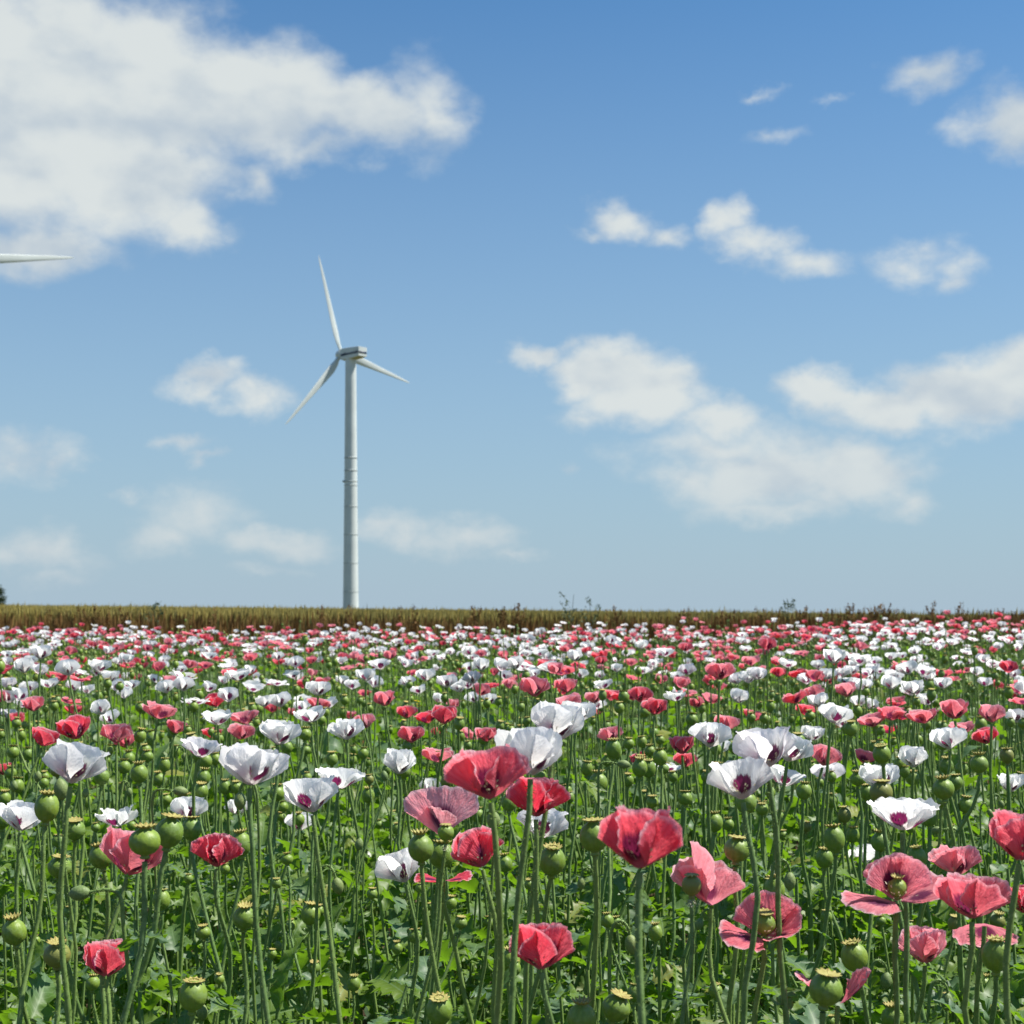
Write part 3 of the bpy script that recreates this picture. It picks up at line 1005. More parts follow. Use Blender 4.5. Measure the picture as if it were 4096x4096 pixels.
PINK_MID = [
    (132, 2815, 90), (265, 2799, 50), (297, 2836, 75), (297, 2910, 140), (180, 2947, 115), (636, 2841, 130), (705, 2905, 85), (466, 2931, 120),
    (498, 2963, 85), (980, 2868, 110), (69, 2873, 70), (848, 2931, 80), (896, 2989, 45), (965, 2925, 100), (1538, 2793, 95), (1273, 2815, 90),
    (1458, 2772, 55), (1458, 2883, 85), (1628, 2846, 78), (1708, 2868, 95), (1777, 2857, 110), (1814, 2815, 60), (1644, 2936, 105), (1750, 3016, 125),
    (1946, 2936, 90), (1877, 2936, 75), (1088, 2830, 60), (1469, 2973, 40), (1755, 2926, 60), (1395, 2857, 60), (1167, 2846, 50), (2138, 2746, 120),
    (2265, 2740, 90), (2377, 2788, 75), (2562, 2777, 90), (2483, 2783, 80), (2620, 2825, 100), (2848, 2793, 80), (2785, 2809, 65), (2907, 2889, 95),
    (3012, 2862, 85), (2440, 2936, 95), (2726, 2979, 110), (2557, 3032, 75), (2742, 3037, 90), (2276, 2809, 105), (2387, 2846, 50), (2880, 2682, 110),
    (2742, 2587, 55), (3385, 2756, 88), (3178, 2788, 100), (3189, 2693, 70), (3114, 2687, 60), (3490, 2878, 110), (3565, 2852, 110), (3692, 2862, 120),
    (3819, 2836, 118), (3968, 2852, 110), (4068, 2777, 65), (3554, 2915, 75), (3941, 2942, 95), (3846, 2910, 100), (3464, 3026, 110), (3300, 3021, 120),
    (3369, 2905, 55), (2040, 2735, 60), (15, 3075, 75), (3640, 3100, 40), (3985, 3130, 75), (1560, 2620, 55), (515, 2655, 45), (760, 2655, 55), (820, 2660, 60), (1250, 2690, 45), (2405, 2640, 48)]
WHITE = [
    (300, 3050, 240, 'bowl', (.15, -.30), 'big white poppy leaning over with two large purple blotches above a yellow opening bud'),
    (90, 3262, 175, 'bowl', (.1, -.25), 'white poppy with one purple blotch beside a round capsule'),
    (470, 3265, 155, 'wide', (-.1, -.1), 'white poppy with uneven petals behind the cluster of three big capsules'),
    (757, 3230, 140, 'bowl', (0, -.15), 'white poppy behind capsules with a nodding bud above it'),
    (950, 3228, 95, 'cup', (0, 0), 'small narrow white poppy beneath a drooping bud'),
    (1010, 3055, 245, 'bowl', (.1, -.2), 'broad white poppy with purple-pink blotches beside a drooping bud'),
    (1240, 3175, 215, 'bowl', (-.15, -.25), 'white poppy with dark blotches partly covered by two seed capsules'),
    (1360, 3108, 175, 'wide', (.1, -.15), 'white poppy with ragged flaring petals and a bright purple blotch'),
    (1598, 3045, 140, 'cup', (0, -.1), 'white cup poppy standing right behind a crowned capsule'),
    (1600, 3462, 190, 'cup', (-.35, -.2), 'low white poppy tipped to one side among the leaves'),
    (1720, 3140, 85, 'cup', (0, 0), 'small white poppy squeezed between capsules and a coral bloom'),
    (1865, 3190, 115, 'bowl', (0, -.1), 'white poppy showing through below the large coral bloom'),
    (1200, 3285, 110, 'bowl', (0, 0), 'white poppy behind a small yellow-crowned capsule'),
    (2171, 3285, 200, 'bowl', (.2, -.2), 'white poppy tucked below the deep red cup'),
    (2127, 3000, 275, 'cup', (.05, -.15), 'biggest white poppy, a full crumpled bowl with a fringed purple base'),
    (2228, 2885, 225, 'cup', (.15, -.25), 'large tall white poppy with one wide purple blotch above another white bowl'),
    (2313, 2846, 125, 'bowl', (.1, 0), 'white poppy with a dark blotch peeping out behind the tall white one'),
    (2960, 3110, 250, 'bowl', (-.1, -.35), 'white poppy tipped open with round purple blotches behind a capsule'),
    (2672, 3068, 120, 'flat', (0, 0), 'flat white poppy like a saucer above a small capsule'),
    (3613, 3250, 260, 'wide', (.05, -.1), 'wide white poppy with flying ragged petals showing its green centre'),
    (3652, 3025, 120, 'tight', (0, -.1), 'round white half-closed poppy'),
    (3312, 3085, 122, 'bowl', (0, -.1), 'white poppy beside the wide twin white blooms'),
    (3516, 3102, 150, 'bowl', (0, -.2), 'white poppy behind a thick dark seed capsule'),
    (4040, 3130, 110, 'bowl', (0, -.2), 'white poppy with a single purple spot near a slanting stem'),
    (3450, 3420, 110, 'cup', (-.3, .1), 'wilting white poppy in shade behind a pink bloom'),
    (3060, 2985, 245, 'bowl', (-.1, -.1), 'broad white poppy with fluted petals on a tall stem'),
    (3165, 2990, 165, 'bowl', (.3, -.25), 'white poppy leaning outward with a large plum blotch'),
    (3140, 3105, 150, 'wide', (.3, -.2), 'white poppy with one broad petal hanging below the twin blooms'),
]
WHITE_MID = [
    (164, 2608, 85), (95, 2661, 85), (170, 2682, 55), (270, 2671, 90), (397, 2661, 85), (506, 2632, 60), (440, 2703, 75), (662, 2746, 75), (734, 2735, 85),
    (949, 2698, 95), (896, 2719, 50), (350, 2756, 58), (26, 2772, 60), (32, 2730, 65), (403, 2830, 85), (32, 2852, 75), (869, 2868, 120), (805, 2989, 155),
    (1517, 2656, 88), (1464, 2698, 80), (1273, 2751, 95), (1368, 2719, 55), (1628, 2724, 65), (1673, 2756, 72), (1702, 2698, 75), (1787, 2724, 80),
    (1835, 2746, 65), (1925, 2656, 75), (1888, 2709, 75), (1893, 2788, 70), (1962, 2793, 70), (1760, 2793, 65), (1241, 2857, 125), (1119, 2926, 155),
    (1384, 2915, 130), (1119, 2799, 85), (1056, 2804, 70), (1045, 2730, 55), (2843, 2936, 150), (2957, 2783, 85), (2324, 2693, 55), (2191, 2666, 80),
    (2467, 2671, 52), (2570, 2679, 64), (2748, 2677, 70), (2944, 2714, 65), (3028, 2693, 80), (2567, 2579, 52), (2657, 2608, 75), (2700, 2783, 85),
    (2875, 2984, 90), (3310, 2695, 68), (3406, 2679, 60), (3475, 2682, 75), (3628, 2671, 85), (3697, 2682, 80), (3713, 2703, 65), (3772, 2730, 75),
    (3565, 2730, 80), (3650, 2748, 88), (3941, 2727, 58), (3342, 2852, 125), (3252, 2931, 95), (3793, 2950, 130), (4063, 2862, 80), (3485, 2815, 65),
    (3273, 2799, 85), (4080, 2719, 50), (3337, 2624, 90), (3443, 2634, 90), (315, 3205, 60), (1495, 3425, 75), (2060, 2650, 75), (2160, 2610, 60), (2300, 2620, 70), (1880, 2600, 60)]
POD = [  # x, y, diameter, lean, label
    (187, 3230, 95), (557, 3094, 68), (299, 3320, 82), (579, 3367, 122, (0, 0), 'largest of three bunched seed capsules, in front of a pink bloom'),
    (677, 3330, 113, (.18, 0), 'round capsule tilting away, second of three bunched seed capsules'), (766, 3316, 82), (965, 3376, 78, (-.1, 0), 'seed capsule touching the crumpled red poppy'),
    (404, 3427, 93, (-.2, 0), 'tilted capsule beside the pink bloom of the bunched capsules'), (239, 3470, 93), (646, 3600, 70), (977, 3672, 93),
    (57, 3729, 97, (-.12, -.1)), (228, 3820, 105, (.05, -.2), 'round capsule with an open star-shaped crown beside a spiky red poppy'), (772, 3982, 113), (700, 3974, 55), (17, 3194, 50), (5, 3273, 75), (407, 3108, 60), (635, 3117, 52),
    (803, 3165, 60), (663, 3199, 46), (814, 3111, 54), (945, 3150, 48), (900, 3150, 48), (165, 4085, 80), (233, 3364, 50), (515, 3034, 50), (589, 3026, 48),
    (253, 3228, 35), (1683, 3393, 103, (-.05, 0), 'big capsule with a flat crown in front of the pale one-petalled bloom'), (1766, 3421, 100), (1242, 3658, 78, (.12, 0), 'capsule on a long slanting stem among toothed leaves'), (1757, 4042, 108, (0, -.25), 'large low capsule with a pale yellow ribbed cap'),
    (2042, 3843, 78), (1612, 3085, 62), (1268, 3196, 60), (1108, 3174, 62), (1196, 3279, 46), (1188, 3202, 34), (1473, 3182, 52), (1569, 3265, 36), (1515, 3299, 36),
    (2019, 3456, 62), (1957, 3692, 48), (1327, 3037, 48), (1786, 3125, 46), (2036, 3211, 62), (1911, 3262, 50), (1125, 3268, 40),
    (2208, 3444, 105, (.05, -.2), 'glossy capsule with a star crown on a straight bristly stem above the low pink cup'), (2376, 3347, 115, (-.05, 0), 'plump dark capsule touching the largest deep pink cup'), (2948, 3399, 105, (.1, 0), 'squat capsule with a ragged crown behind the face-on pink bloom'),
    (2985, 3211, 82, (.05, 0), 'dark upright capsule under the tipped-open white poppy'), (2994, 3125, 65, (0, 0), 'capsule with a bright crown set against the tipped-open white poppy'), (2857, 3290, 68), (2740, 3193, 60), (2393, 3131, 74), (2456, 3011, 62),
    (2464, 4031, 117, (.35, -.1), 'barrel-shaped capsule tilted sideways, low among the leaves'), (2327, 4076, 120, (0, 0), 'pale green low capsule with toothed crown next to the tilted barrel-shaped one'), (2598, 3666, 52), (2577, 3190, 42), (2512, 3122, 46), (2541, 3156, 30), (2692, 3108, 38), (2484, 3200, 30),
    (2276, 3190, 42), (2347, 3074, 46), (3088, 3547, 66), (3048, 3233, 50),
    (3303, 3959, 138, (.12, -.05), 'largest seed capsule of all, in front of a torn pink bloom'), (3417, 3828, 105, (-.2, 0), 'tilted capsule with a brown rim beside the largest capsule'), (3984, 3822, 108, (0, -.05), 'round capsule with a brown-edged crown below the pink bloom with the hanging petal'),
    (3669, 3431, 72, (-.1, 0), 'capsule rising behind the wide-spread pink bloom'), (3519, 3369, 70), (3337, 3357, 84), (3298, 3434, 68), (3411, 3340, 54), (3099, 3556, 82), (3525, 3170, 95), (3774, 3156, 84),
    (3820, 3130, 60), (3431, 3116, 60), (3930, 3936, 68), (3990, 3686, 62), (3510, 3743, 52), (3570, 4072, 88), (3916, 3057, 72), (3786, 3065, 55), (3377, 3261, 55),
    (3326, 3204, 52), (3250, 3068, 36), (3278, 3130, 34), (3650, 3113, 52), (3600, 3057, 46), (3465, 3170, 55), (3862, 3221, 60), (3845, 3077, 52), (3527, 3017, 70),
    (3715, 3272, 60), (3130, 3340, 40), (3116, 3267, 38), (3048, 3238, 48), (3215, 3165, 62), (4027, 3023, 55), (2818, 2938, 46), (3403, 2915, 52), (3770, 2975, 52),
    (2453, 2996, 64), (2515, 2975, 44), (2568, 2968, 40), (2600, 3005, 44), (560, 2945, 48), (560, 2830, 34), (217, 2825, 34), (52, 3010, 46), (3045, 3110, 44), (2640, 2960, 38), (1148, 2990, 46)]
FRESH = [(1783, 3330, 66), (2766, 3541, 78)]
BUD = [  # x, y, width, mode, side of the hook, label
    (322, 3572, 62, 'side', 1, 'fat reddish-green bud held level on a hooked bristly stem'), (720, 3165, 40, 'side', -1, 'level green bud on a hooked stem above a white poppy'),
    (960, 3202, 48, 'down', 1, 'drooping green bud hanging over a small white poppy'), (245, 3160, 58, 'up', 1, 'yellowish opening bud standing upright under the big white poppy'),
    (151, 3108, 30, 'up', 1, None), (58, 3145, 28, 'up', 1, None), (501, 3618, 28, 'down', -1, None), (809, 4053, 48, 'up', 1, 'upright plump bud close behind a big low capsule'),
    (1350, 3541, 48, 'down', -1, 'nodding bud on a tight hook beside a slanting capsule stem'), (1114, 3783, 30, 'down', 1, None), (1729, 3854, 45, 'up', 1, None), (1934, 3991, 30, 'up', 1, None), (1436, 3379, 34, 'up', 1, None),
    (1538, 3105, 28, 'up', 1, None), (2525, 3775, 54, 'down', -1, 'large nodding bud on a high bristly arch beside two straight stems'), (2493, 3057, 36, 'side', -1, 'level pointed bud beneath a capsule on a hooked stem'), (2325, 3530, 35, 'down', 1, None),
    (2660, 3683, 24, 'up', 1, None), (2797, 3695, 35, 'down', 1, None), (3159, 3522, 50, 'down', -1, 'nodding bud on a thin arch beside the tall stem of the twin white blooms'), (3545, 3919, 46, 'down', -1, 'long dull bud hanging beside the tilted brown-rimmed capsule'),
    (3788, 4004, 50, 'down', -1, 'ribbed nodding bud on a wide arch beneath the pale pink poppy'), (3627, 3925, 24, 'up', 1, None), (1974, 3285, 55, 'up', 1, 'plump dark bud behind the red crinkled poppy'), (268, 4030, 30, 'up', 1, None), (3750, 3320, 30, 'side', 1, None)]

TAKEN = []


def lab(kind, d, form=None, tint=.5):
    zone = 0 if d < 6 else (1 if d < 10.5 else 2)
    if kind == 'pink':
        if zone == 2:
            return 'small pink poppy among the far crowded blooms near the brown weed strip'
        hue = 'deep red-pink' if tint < .33 else ('coral pink' if tint < .62 else 'pale pink')
        return '%s %s poppy in the %s of the field' % (hue, {'tight': 'half-closed', 'cup': 'cup-shaped', 'bowl': 'bowl-shaped', 'wide': 'wide open', 'flat': 'flat open'}[form],
                                                     'thick bloom belt' if zone == 0 else 'sparser middle rows')
    if kind == 'white':
        if zone == 2:
            return 'small white poppy among the far crowded blooms near the brown weed strip'
        return '%s white poppy with purple blotches in the %s of the field' % (
            {'tight': 'half-closed', 'cup': 'cup-shaped', 'bowl': 'bowl-shaped', 'wide': 'wide open', 'flat': 'flat open'}[form], 'thick bloom belt' if zone == 0 else 'sparser middle rows')
    return ''


def tint_for(k):
    return [.10, .45, .75, .30, .60, .20, .85, .50][(k * 5 + 1) % 8]


def build_picked():
    for (x, y, w, form, tint, lean, label) in PINK:
        sc = 1.42 if (x, y) == (535, 3410) else 1.1
        d = F * form_size(form)[0] * sc / (w * 1.14)
        h = at(x, y, d)
        TAKEN.append((h[0], h[1], .05))
        flower('pink', h, d, form, tint, lean, None, label, G_PINK, scale=sc)
    # torn, one-sided and wide-spread blooms
    def sp(x, y, d, petals, tint, lean, label, **kw):
        h = at(x, y, d)
        TAKEN.append((h[0], h[1], .05))
        flower('pink', h, d, kw.pop('form', 'bowl'), tint, lean, petals, label, G_PINK, **kw)
    sp(1765, 3275, 2.45, [(92, (66, 84, 80), 1.45), (50, (55, 78, 70), .9)], .92, (0, .05), 'pale pink poppy with one tall round petal standing behind a fresh capsule', pistil=0, scale=1.1)
    sp(2850, 3530, 2.15, [(85, (60, 80, 74), 1.35), (20, (35, 60, 45), 1.1), (150, (45, 70, 64), 1.0)], .80, (.05, .0), 'pale pink face-on poppy with a crowned capsule before its back petals', pistil=0, scale=1.32)
    sp(3060, 3690, 1.9, [(205, (10, 14, -6), 1.12), (95, (50, 80, 72), 1.12), (40, (30, 62, 50), 1.1), (-40, (14, 40, 25), .9)], .50, (0, -.25), 'open coral poppy showing its yellow-green centre and pale stamens', pistil=1.25, form='wide')
    sp(3590, 3540, 1.9, [(215, (6, 10, -8), 1.25), (118, (55, 84, 80), 1.15), (5, (12, 26, 14), 1.3), (75, (60, 80, 84), 1.1)], .60, (-.02, -.12), 'wide-spread pink poppy with one petal up and one laid forward', pistil=1.1, form='wide')
    sp(3348, 3935, 1.95, [(172, (25, 55, 60), 1.15), (8, (20, 48, 40), 1.15)], .50, (0, .1), 'torn pink poppy with only two petals behind the largest capsule', pistil=0)
    sp(1775, 3488, 2.6, [(10, (5, 8, -4), .95), (170, (5, 14, 0), .9)], .05, (0, 0), 'red poppy with two level petals under a big dark capsule', pistil=0, form='flat')
    sp(3938, 3655, 2.15, [(250, (-30, -70, -40), 1.15)], .72, (0, 0), 'single long pale pink petal hanging from a bare stalk', pistil=0, form='flat')
    rnd = np.random.default_rng(77)
    for k, (x, y, w) in enumerate(PINK_MID):
        w *= 1.1
        form = ['bowl', 'cup', 'wide', 'bowl', 'cup', 'bowl', 'wide', 'bowl'][rnd.integers(0, 8)]
        d = F * form_size(form)[0] / w
        tint = tint_for(k)
        h = at(x, y, d)
        TAKEN.append((h[0], h[1], .05))
        flower('pink', h, d, form, tint, rnd.normal(0, .16, 2) + (0, -.08), None, lab('pink', d, form, tint), lab('pink', d, form, tint))
    for (x, y, w, form, lean, label) in WHITE:
        d = F * form_size(form)[0] * 1.1 / (w * 1.12)
        h = at(x, y, d)
        TAKEN.append((h[0], h[1], .05))
        flower('white', h, d, form, rnd.uniform(0, 1), lean, None, label, G_WHITE, scale=1.1)
    for k, (x, y, w) in enumerate(WHITE_MID):
        w *= 1.1
        form = ['bowl', 'cup', 'bowl', 'cup', 'wide', 'bowl'][rnd.integers(0, 6)]
        d = F * form_size(form)[0] / w
        h = at(x, y, d)
        TAKEN.append((h[0], h[1], .05))
        flower('white', h, d, form, rnd.uniform(0, 1), rnd.normal(0, .14, 2) + (0, -.08), None, lab('white', d, form), lab('white', d, form))
    for e in POD:
        x, y, w = e[:3]
        # small capsules are younger as well as farther away
        true = 0.040 if w > 70 else (0.036 if w > 48 else 0.031)
        d = F * true / w
        h = at(x, y, d)
        lean = e[3] if len(e) > 3 else tuple(rnd.normal(0, .07, 2))
        label = e[4] if len(e) > 4 else None
        g = G_POD
        if label is None:
            label = g = ('plump crowned green capsule at the leafy open edge of the field' if w > 70 else
                         'medium green seed capsule among the stems where the leaves thin out' if w > 48 else 'small young green capsule on a thin stem between larger ones')
        TAKEN.append((h[0], h[1], .03))
        seed_head(h, true / 2, d, lean, rnd.uniform(0, .6), label, g)
    for k, (x, y, w) in enumerate(FRESH):
        d = F * .026 / w * 1.0
        h = at(x, y, d)
        seed_head(h, .013, d, (0, 0), .8, ['fresh pale capsule with withered stamens before the tall round pink petal', 'fresh capsule with withered stamens before the face-on pink bloom'][k], G_POD, fresh=True)
    for x, y, w, mode, side, label in BUD:
        true = .022 if w >= 45 else .017
        d = F * true / w
        h = at(x, y, d)
        g = G_BUD
        if label is None:
            label = g = 'small pale upright bud on a thin bristly stem' if mode == 'up' else 'small green bud nodding on a hooked thin stem'
        bud(h, true / 2, d, mode, side, label, g, rnd.uniform(0, .7))


build_picked()


# ------------------------------------------------------------------ the rest of the field
def half_width(y):
    return 0.365 * y + 0.9


def scatter(n, y0, y1, rnd, dens=None):
    """n points between two depths, evenly over the ground seen"""
    out = []
    while len(out) < n:
        y = rnd.uniform(y0, y1, n * 2)
        x = rnd.uniform(-1, 1, n * 2) * half_width(y1)
        ok = np.abs(x) < half_width(y)
        if dens is not None:
            ok &= rnd.uniform(0, 1, n * 2) < dens(x, y)
        out += list(zip(x[ok], y[ok]))
    return np.array(out[:n])


def pinkness(x, y):
    """pink and white plants stand in drifts"""
    v = 0.47 + 0.30 * np.sin(x * 1.1 + y * .35 + 1) * np.sin(y * .6 - x * .3) + 0.13 * np.sin(x * 2.7 - y * .9)
    v = v + 0.34 * sst(2.5, 6.0, x) * sst(13, 17, y) - 0.16 * sst(18.5, 20.5, y) * (1 - sst(2, 5, x))
    return np.clip(v, .08, .92)


def patch(x, y):
    return np.clip(.62 + .38 * np.sin(x * 1.7 + 1.3 * np.sin(y * .8)) * np.sin(y * 1.3 + .7 * np.sin(x)), .15, 1)


def head_height(x, y, rnd, mean, sd):
    return ground_z(x, y) + np.clip(rnd.normal(mean, sd, len(x)), .55, 1.22)


def build_random_singles_and_mass():
    rnd = np.random.default_rng(2024)
    # ---- flowers
    pts = np.concatenate([scatter(190, 5.2, 8.8, rnd, patch), scatter(1850, 8.8, 21.4, rnd, patch)])
    pts = pts[np.argsort(pts[:, 1])]
    z = head_height(pts[:, 0], pts[:, 1], rnd, 1.02, .065)
    pink = rnd.uniform(0, 1, len(pts)) < pinkness(pts[:, 0], pts[:, 1])
    forms = np.array(['bowl', 'cup', 'wide', 'bowl', 'flat'])[rnd.integers(0, 5, len(pts))]
    left = {'pink': 300 - len(PINK) - len(PINK_MID) - 7, 'white': 300 - len(WHITE) - len(WHITE_MID)}
    mass = {'pink': [], 'white': []}
    for (x, y), zz, pk, fm in zip(pts, z, pink, forms):
        c = 'pink' if pk else 'white'
        inside = abs(x) < .36 * y + .05
        tint = rnd.uniform(.05, .85)
        if left[c] > 0 and inside:
            left[c] -= 1
            small_flower(c, (x, y, zz), y, fm, tint, rnd)
        else:
            mass[c].append((x, y, zz, tint))
    for c in mass:
        mass_flowers(c, np.array(mass[c]), rnd)
    # ---- capsules
    p0 = scatter(70, 2.4, 3.4, rnd)
    p1 = scatter(300, 3.4, 6.0, rnd)
    p2 = scatter(1050, 6.0, 11.0, rnd)
    p3 = scatter(2300, 11.0, 21.6, rnd)
    pts = np.concatenate([p0, p1, p2, p3])
    pts = pts[np.argsort(pts[:, 1])]
    z = head_height(pts[:, 0], pts[:, 1], rnd, .925, .085)
    n = 300 - len(POD) - len(FRESH)
    mass_p = []
    for (x, y), zz in zip(pts, z):
        rad = rnd.uniform(.0115, .0205)
        if y < 3.4:
            rad, zz = rnd.uniform(.008, .013), zz - rnd.uniform(.12, .26)
        if n > 0 and abs(x) < .36 * y + .03 and y < 9:
            n -= 1
            lb = 'green seed capsule among crowded bare stems between the pink and white blooms'
            seed_head((x, y, zz), rad, y, rnd.normal(0, .09, 2), rnd.uniform(0, .6), lb, lb)
        else:
            mass_p.append((x, y, zz, rad))
    mass_pods(np.array(mass_p), rnd)
    # ---- nodding buds between the stems
    for x, y in scatter(34, 2.9, 6.5, rnd):
        if abs(x) < .36 * y:
            zz = float(ground_z(x, y)) + rnd.uniform(.62, .92)
            mode = 'down' if rnd.uniform() < .7 else 'up'
            lb = 'small pale upright bud on a thin bristly stem' if mode == 'up' else 'small green bud nodding on a hooked thin stem'
            bud((x, y, zz), rnd.uniform(.007, .0095), y, mode, 1 if rnd.uniform() < .5 else -1, lb, lb, rnd.uniform(0, .6))


SMALL = {}


def small_flower(color, head, d, form, tint, rnd):
    """far blooms: four petals, pod and stem, each part shared between copies"""
    SEQ[0] += 1
    lean = rnd.normal(0, .13, 2)
    axis = Vector((lean[0], lean[1] + .05, 1)).normalized()
    w, h = form_size(form)
    rec = np.asarray(head) - np.asarray(axis) * h * .5
    bx, by = rec[0] + rnd.normal(0, .04), rec[1] + rnd.normal(0, .04)
    base = np.array([bx, by, float(ground_z(bx, by))])
    root = new_root('%s_poppy' % color, base)
    lb = lab(color, d, form, tint)
    tag(root, lb, 'poppy', lb)
    v = rec - base
    if 'stem' not in SMALL:
        SMALL['stem'] = mesh('stem', tube(np.array([(0, 0, 0), (.012, .008, .5), (0, 0, 1.0)]), .0036, 5, .4), M_STEM)
    L = float(np.linalg.norm(v))
    obj('stem', SMALL['stem'], root, (0, 0, 0), Vector(v).to_track_quat('Z', 'Y').to_matrix(), (1, 1, L))
    sp = rnd.uniform(0, 6.28)
    for k in range(4):
        me = petal_mesh(color, form, k % 2, int(rnd.integers(0, 5)), 0 if d > 10 else 1)
        obj('petal', me, root, v, basis(axis) @ Matrix.Rotation(sp + k * math.pi / 2 + rnd.normal(0, .15), 3, 'Z'), PET_LEN * rnd.uniform(.92, 1.08), tint)
    if form in ('wide', 'flat'):
        if 'pod' not in SMALL:
            SMALL['pod'] = mesh('seed_pod', pod_geo(8, 0), M_POD)
        obj('seed_pod', SMALL['pod'], root, v + np.asarray(axis) * .014, basis(axis), .0105, .6)


def rand_mats(n, rnd, lean, scale):
    """random upright 3x3 matrices: spin about z, small lean, scale"""
    a = rnd.uniform(0, 6.28, n)
    ca, sa = np.cos(a), np.sin(a)
    Z = np.zeros((n, 3, 3))
    Z[:, 0, 0], Z[:, 0, 1], Z[:, 1, 0], Z[:, 1, 1], Z[:, 2, 2] = ca, -sa, sa, ca, 1
    lx, ly = np.clip(rnd.normal(0, lean, (2, n)), -1.5 * lean, 1.5 * lean)
    k = 1 / np.sqrt(1 + .7 * (lx ** 2 + ly ** 2))
    S = np.zeros((n, 3, 3))
    S[:, 0, 0] = S[:, 1, 1] = S[:, 2, 2] = 1
    S[:, 0, 2], S[:, 1, 2], S[:, 2, 0], S[:, 2, 1] = lx, ly, -lx, -ly
    S *= k[:, None, None]
    return np.einsum('nij,njk->nik', S, Z) * np.asarray(scale)[:, None, None] if np.ndim(scale) else np.einsum('nij,njk->nik', S, Z) * scale


STEM_T = tube(np.array([(0, 0, 0), (.012, .006, .5), (0, 0, 1.0)]), .0036, 4, .3)


def mass_stems(h, rnd, slot):
    """thin stems from the ground to points h"""
    n = len(h)
    bx, by = h[:, 0] + rnd.normal(0, .05, n), h[:, 1] + rnd.normal(0, .05, n)
    bz = ground_z(bx, by)
    M = np.zeros((n, 3, 3))
    M[:, 0, 0] = M[:, 1, 1] = rnd.uniform(.75, 1.15, n)
    M[:, 0, 2], M[:, 1, 2], M[:, 2, 2] = h[:, 0] - bx, h[:, 1] - by, h[:, 2] - bz
    return STEM_T.many(M, np.stack([bx, by, bz], -1), rnd.uniform(0, .8, n)).slot(slot)


def mass_flowers(color, a, rnd):
    gs = []
    forms = ['bowl', 'cup', 'wide', 'flat', 'bowl', 'cup']
    which = rnd.integers(0, len(forms), len(a))
    for k, fm in enumerate(forms):
        b = a[which == k]
        if not len(b):
            continue
        t = join([petal_geo(900 + k * 10 + q, FORMS[fm][q % 2], 64, 4, 5, 1.0).xf(np.array(Matrix.Rotation(q * math.pi / 2 + .2 * q, 3, 'Z')) * (1 if q % 2 == 0 else .95)) for q in range(4)]).slot(0)
        pod = pod_geo(6, 0).xf(np.eye(3) * .17, (0, 0, .2)).slot(2)
        t = join([t, pod])
        h = form_size(fm)[1]
        p = b[:, :3] - np.array([0, 0, h * .5])
        gs.append(t.many(rand_mats(len(b), rnd, .13, PET_LEN * rnd.uniform(.9, 1.1, len(b))), p, b[:, 3]))
        gs.append(mass_stems(p, rnd, 1))
    o = obj('%s_poppy_mass' % color, mesh('%s_poppy_mass' % color, join(gs), [M_PINK if color == 'pink' else M_WHITE, M_STEM, M_POD]))
    tag(o, 'mass of %s poppies filling the far end of the field before the brown weeds' % color, 'poppies', kind='stuff')


def mass_pods(a, rnd):
    t = [join([pod_geo(8, 0, k).slot(0), crown_geo(detail=0).slot(1)]) for k in (.92, 1.06)]
    w = rnd.integers(0, 2, len(a))
    gs = []
    for k in range(2):
        b = a[w == k]
        gs.append(t[k].many(rand_mats(len(b), rnd, .10, b[:, 3]), b[:, :3], rnd.uniform(0, .6, len(b))))
        gs.append(mass_stems(b[:, :3] - np.stack([b[:, 0] * 0, b[:, 0] * 0, b[:, 3]], -1), rnd, 2))
    o = obj('seed_head_mass', mesh('seed_head_mass', join(gs), [M_POD, M_CROWN, M_STEM]))
    tag(o, 'countless green seed capsules on stems between the far blooms', 'seed heads', kind='stuff')


build_random_singles_and_mass()


def build_foliage():
    """the leafy understorey: toothed leaves in all directions, thick at the bottom"""
    rnd = np.random.default_rng(99)
    gs = []
    for (y0, y1, n, ns, nt, zlo, zhi, smin, smax) in ((1.5, 3.2, 2300, 20, 4, .04, .66, .07, .17), (3.2, 5.2, 4400, 16, 4, .04, .72, .07, .17),
                                                      (5.2, 9.5, 6500, 8, 2, .10, .76, .11, .20), (9.5, 22.0, 9500, 5, 2, .35, .80, .12, .20)):
        nv = 8
        for k in range(nv):
            t = leaf_geo(300 + k, ns, nt)
            m = n // nv
            p = scatter(m, y0, y1, rnd)
            zz = zlo + (zhi - zlo) * rnd.beta(1.3, 1.35, m) + ground_z(p[:, 0], p[:, 1])
            s = rnd.uniform(smin, smax, m) * (1.12 - .4 * (zz - zlo) / (zhi - zlo + .3))
            M = rand_mats(m, rnd, .55, s)
            gs.append(t.many(M, np.stack([p[:, 0], p[:, 1], zz], -1), rnd.uniform(0, 1, m)))
    # leaf stalks and short side shoots
    p = np.concatenate([scatter(420, 2.0, 5.2, rnd), scatter(1600, 5.2, 12, rnd)])
    h = np.stack([p[:, 0], p[:, 1], ground_z(p[:, 0], p[:, 1]) + rnd.uniform(.45, .85, len(p))], -1)
    gs.append(mass_stems(h, rnd, 1))
    o = obj('poppy_foliage', mesh('poppy_foliage', join(gs), [M_LEAF, M_STEM]))
    tag(o, 'dense toothed grey-green poppy leaves filling the space between the stems', 'leaves', kind='stuff')


build_foliage()


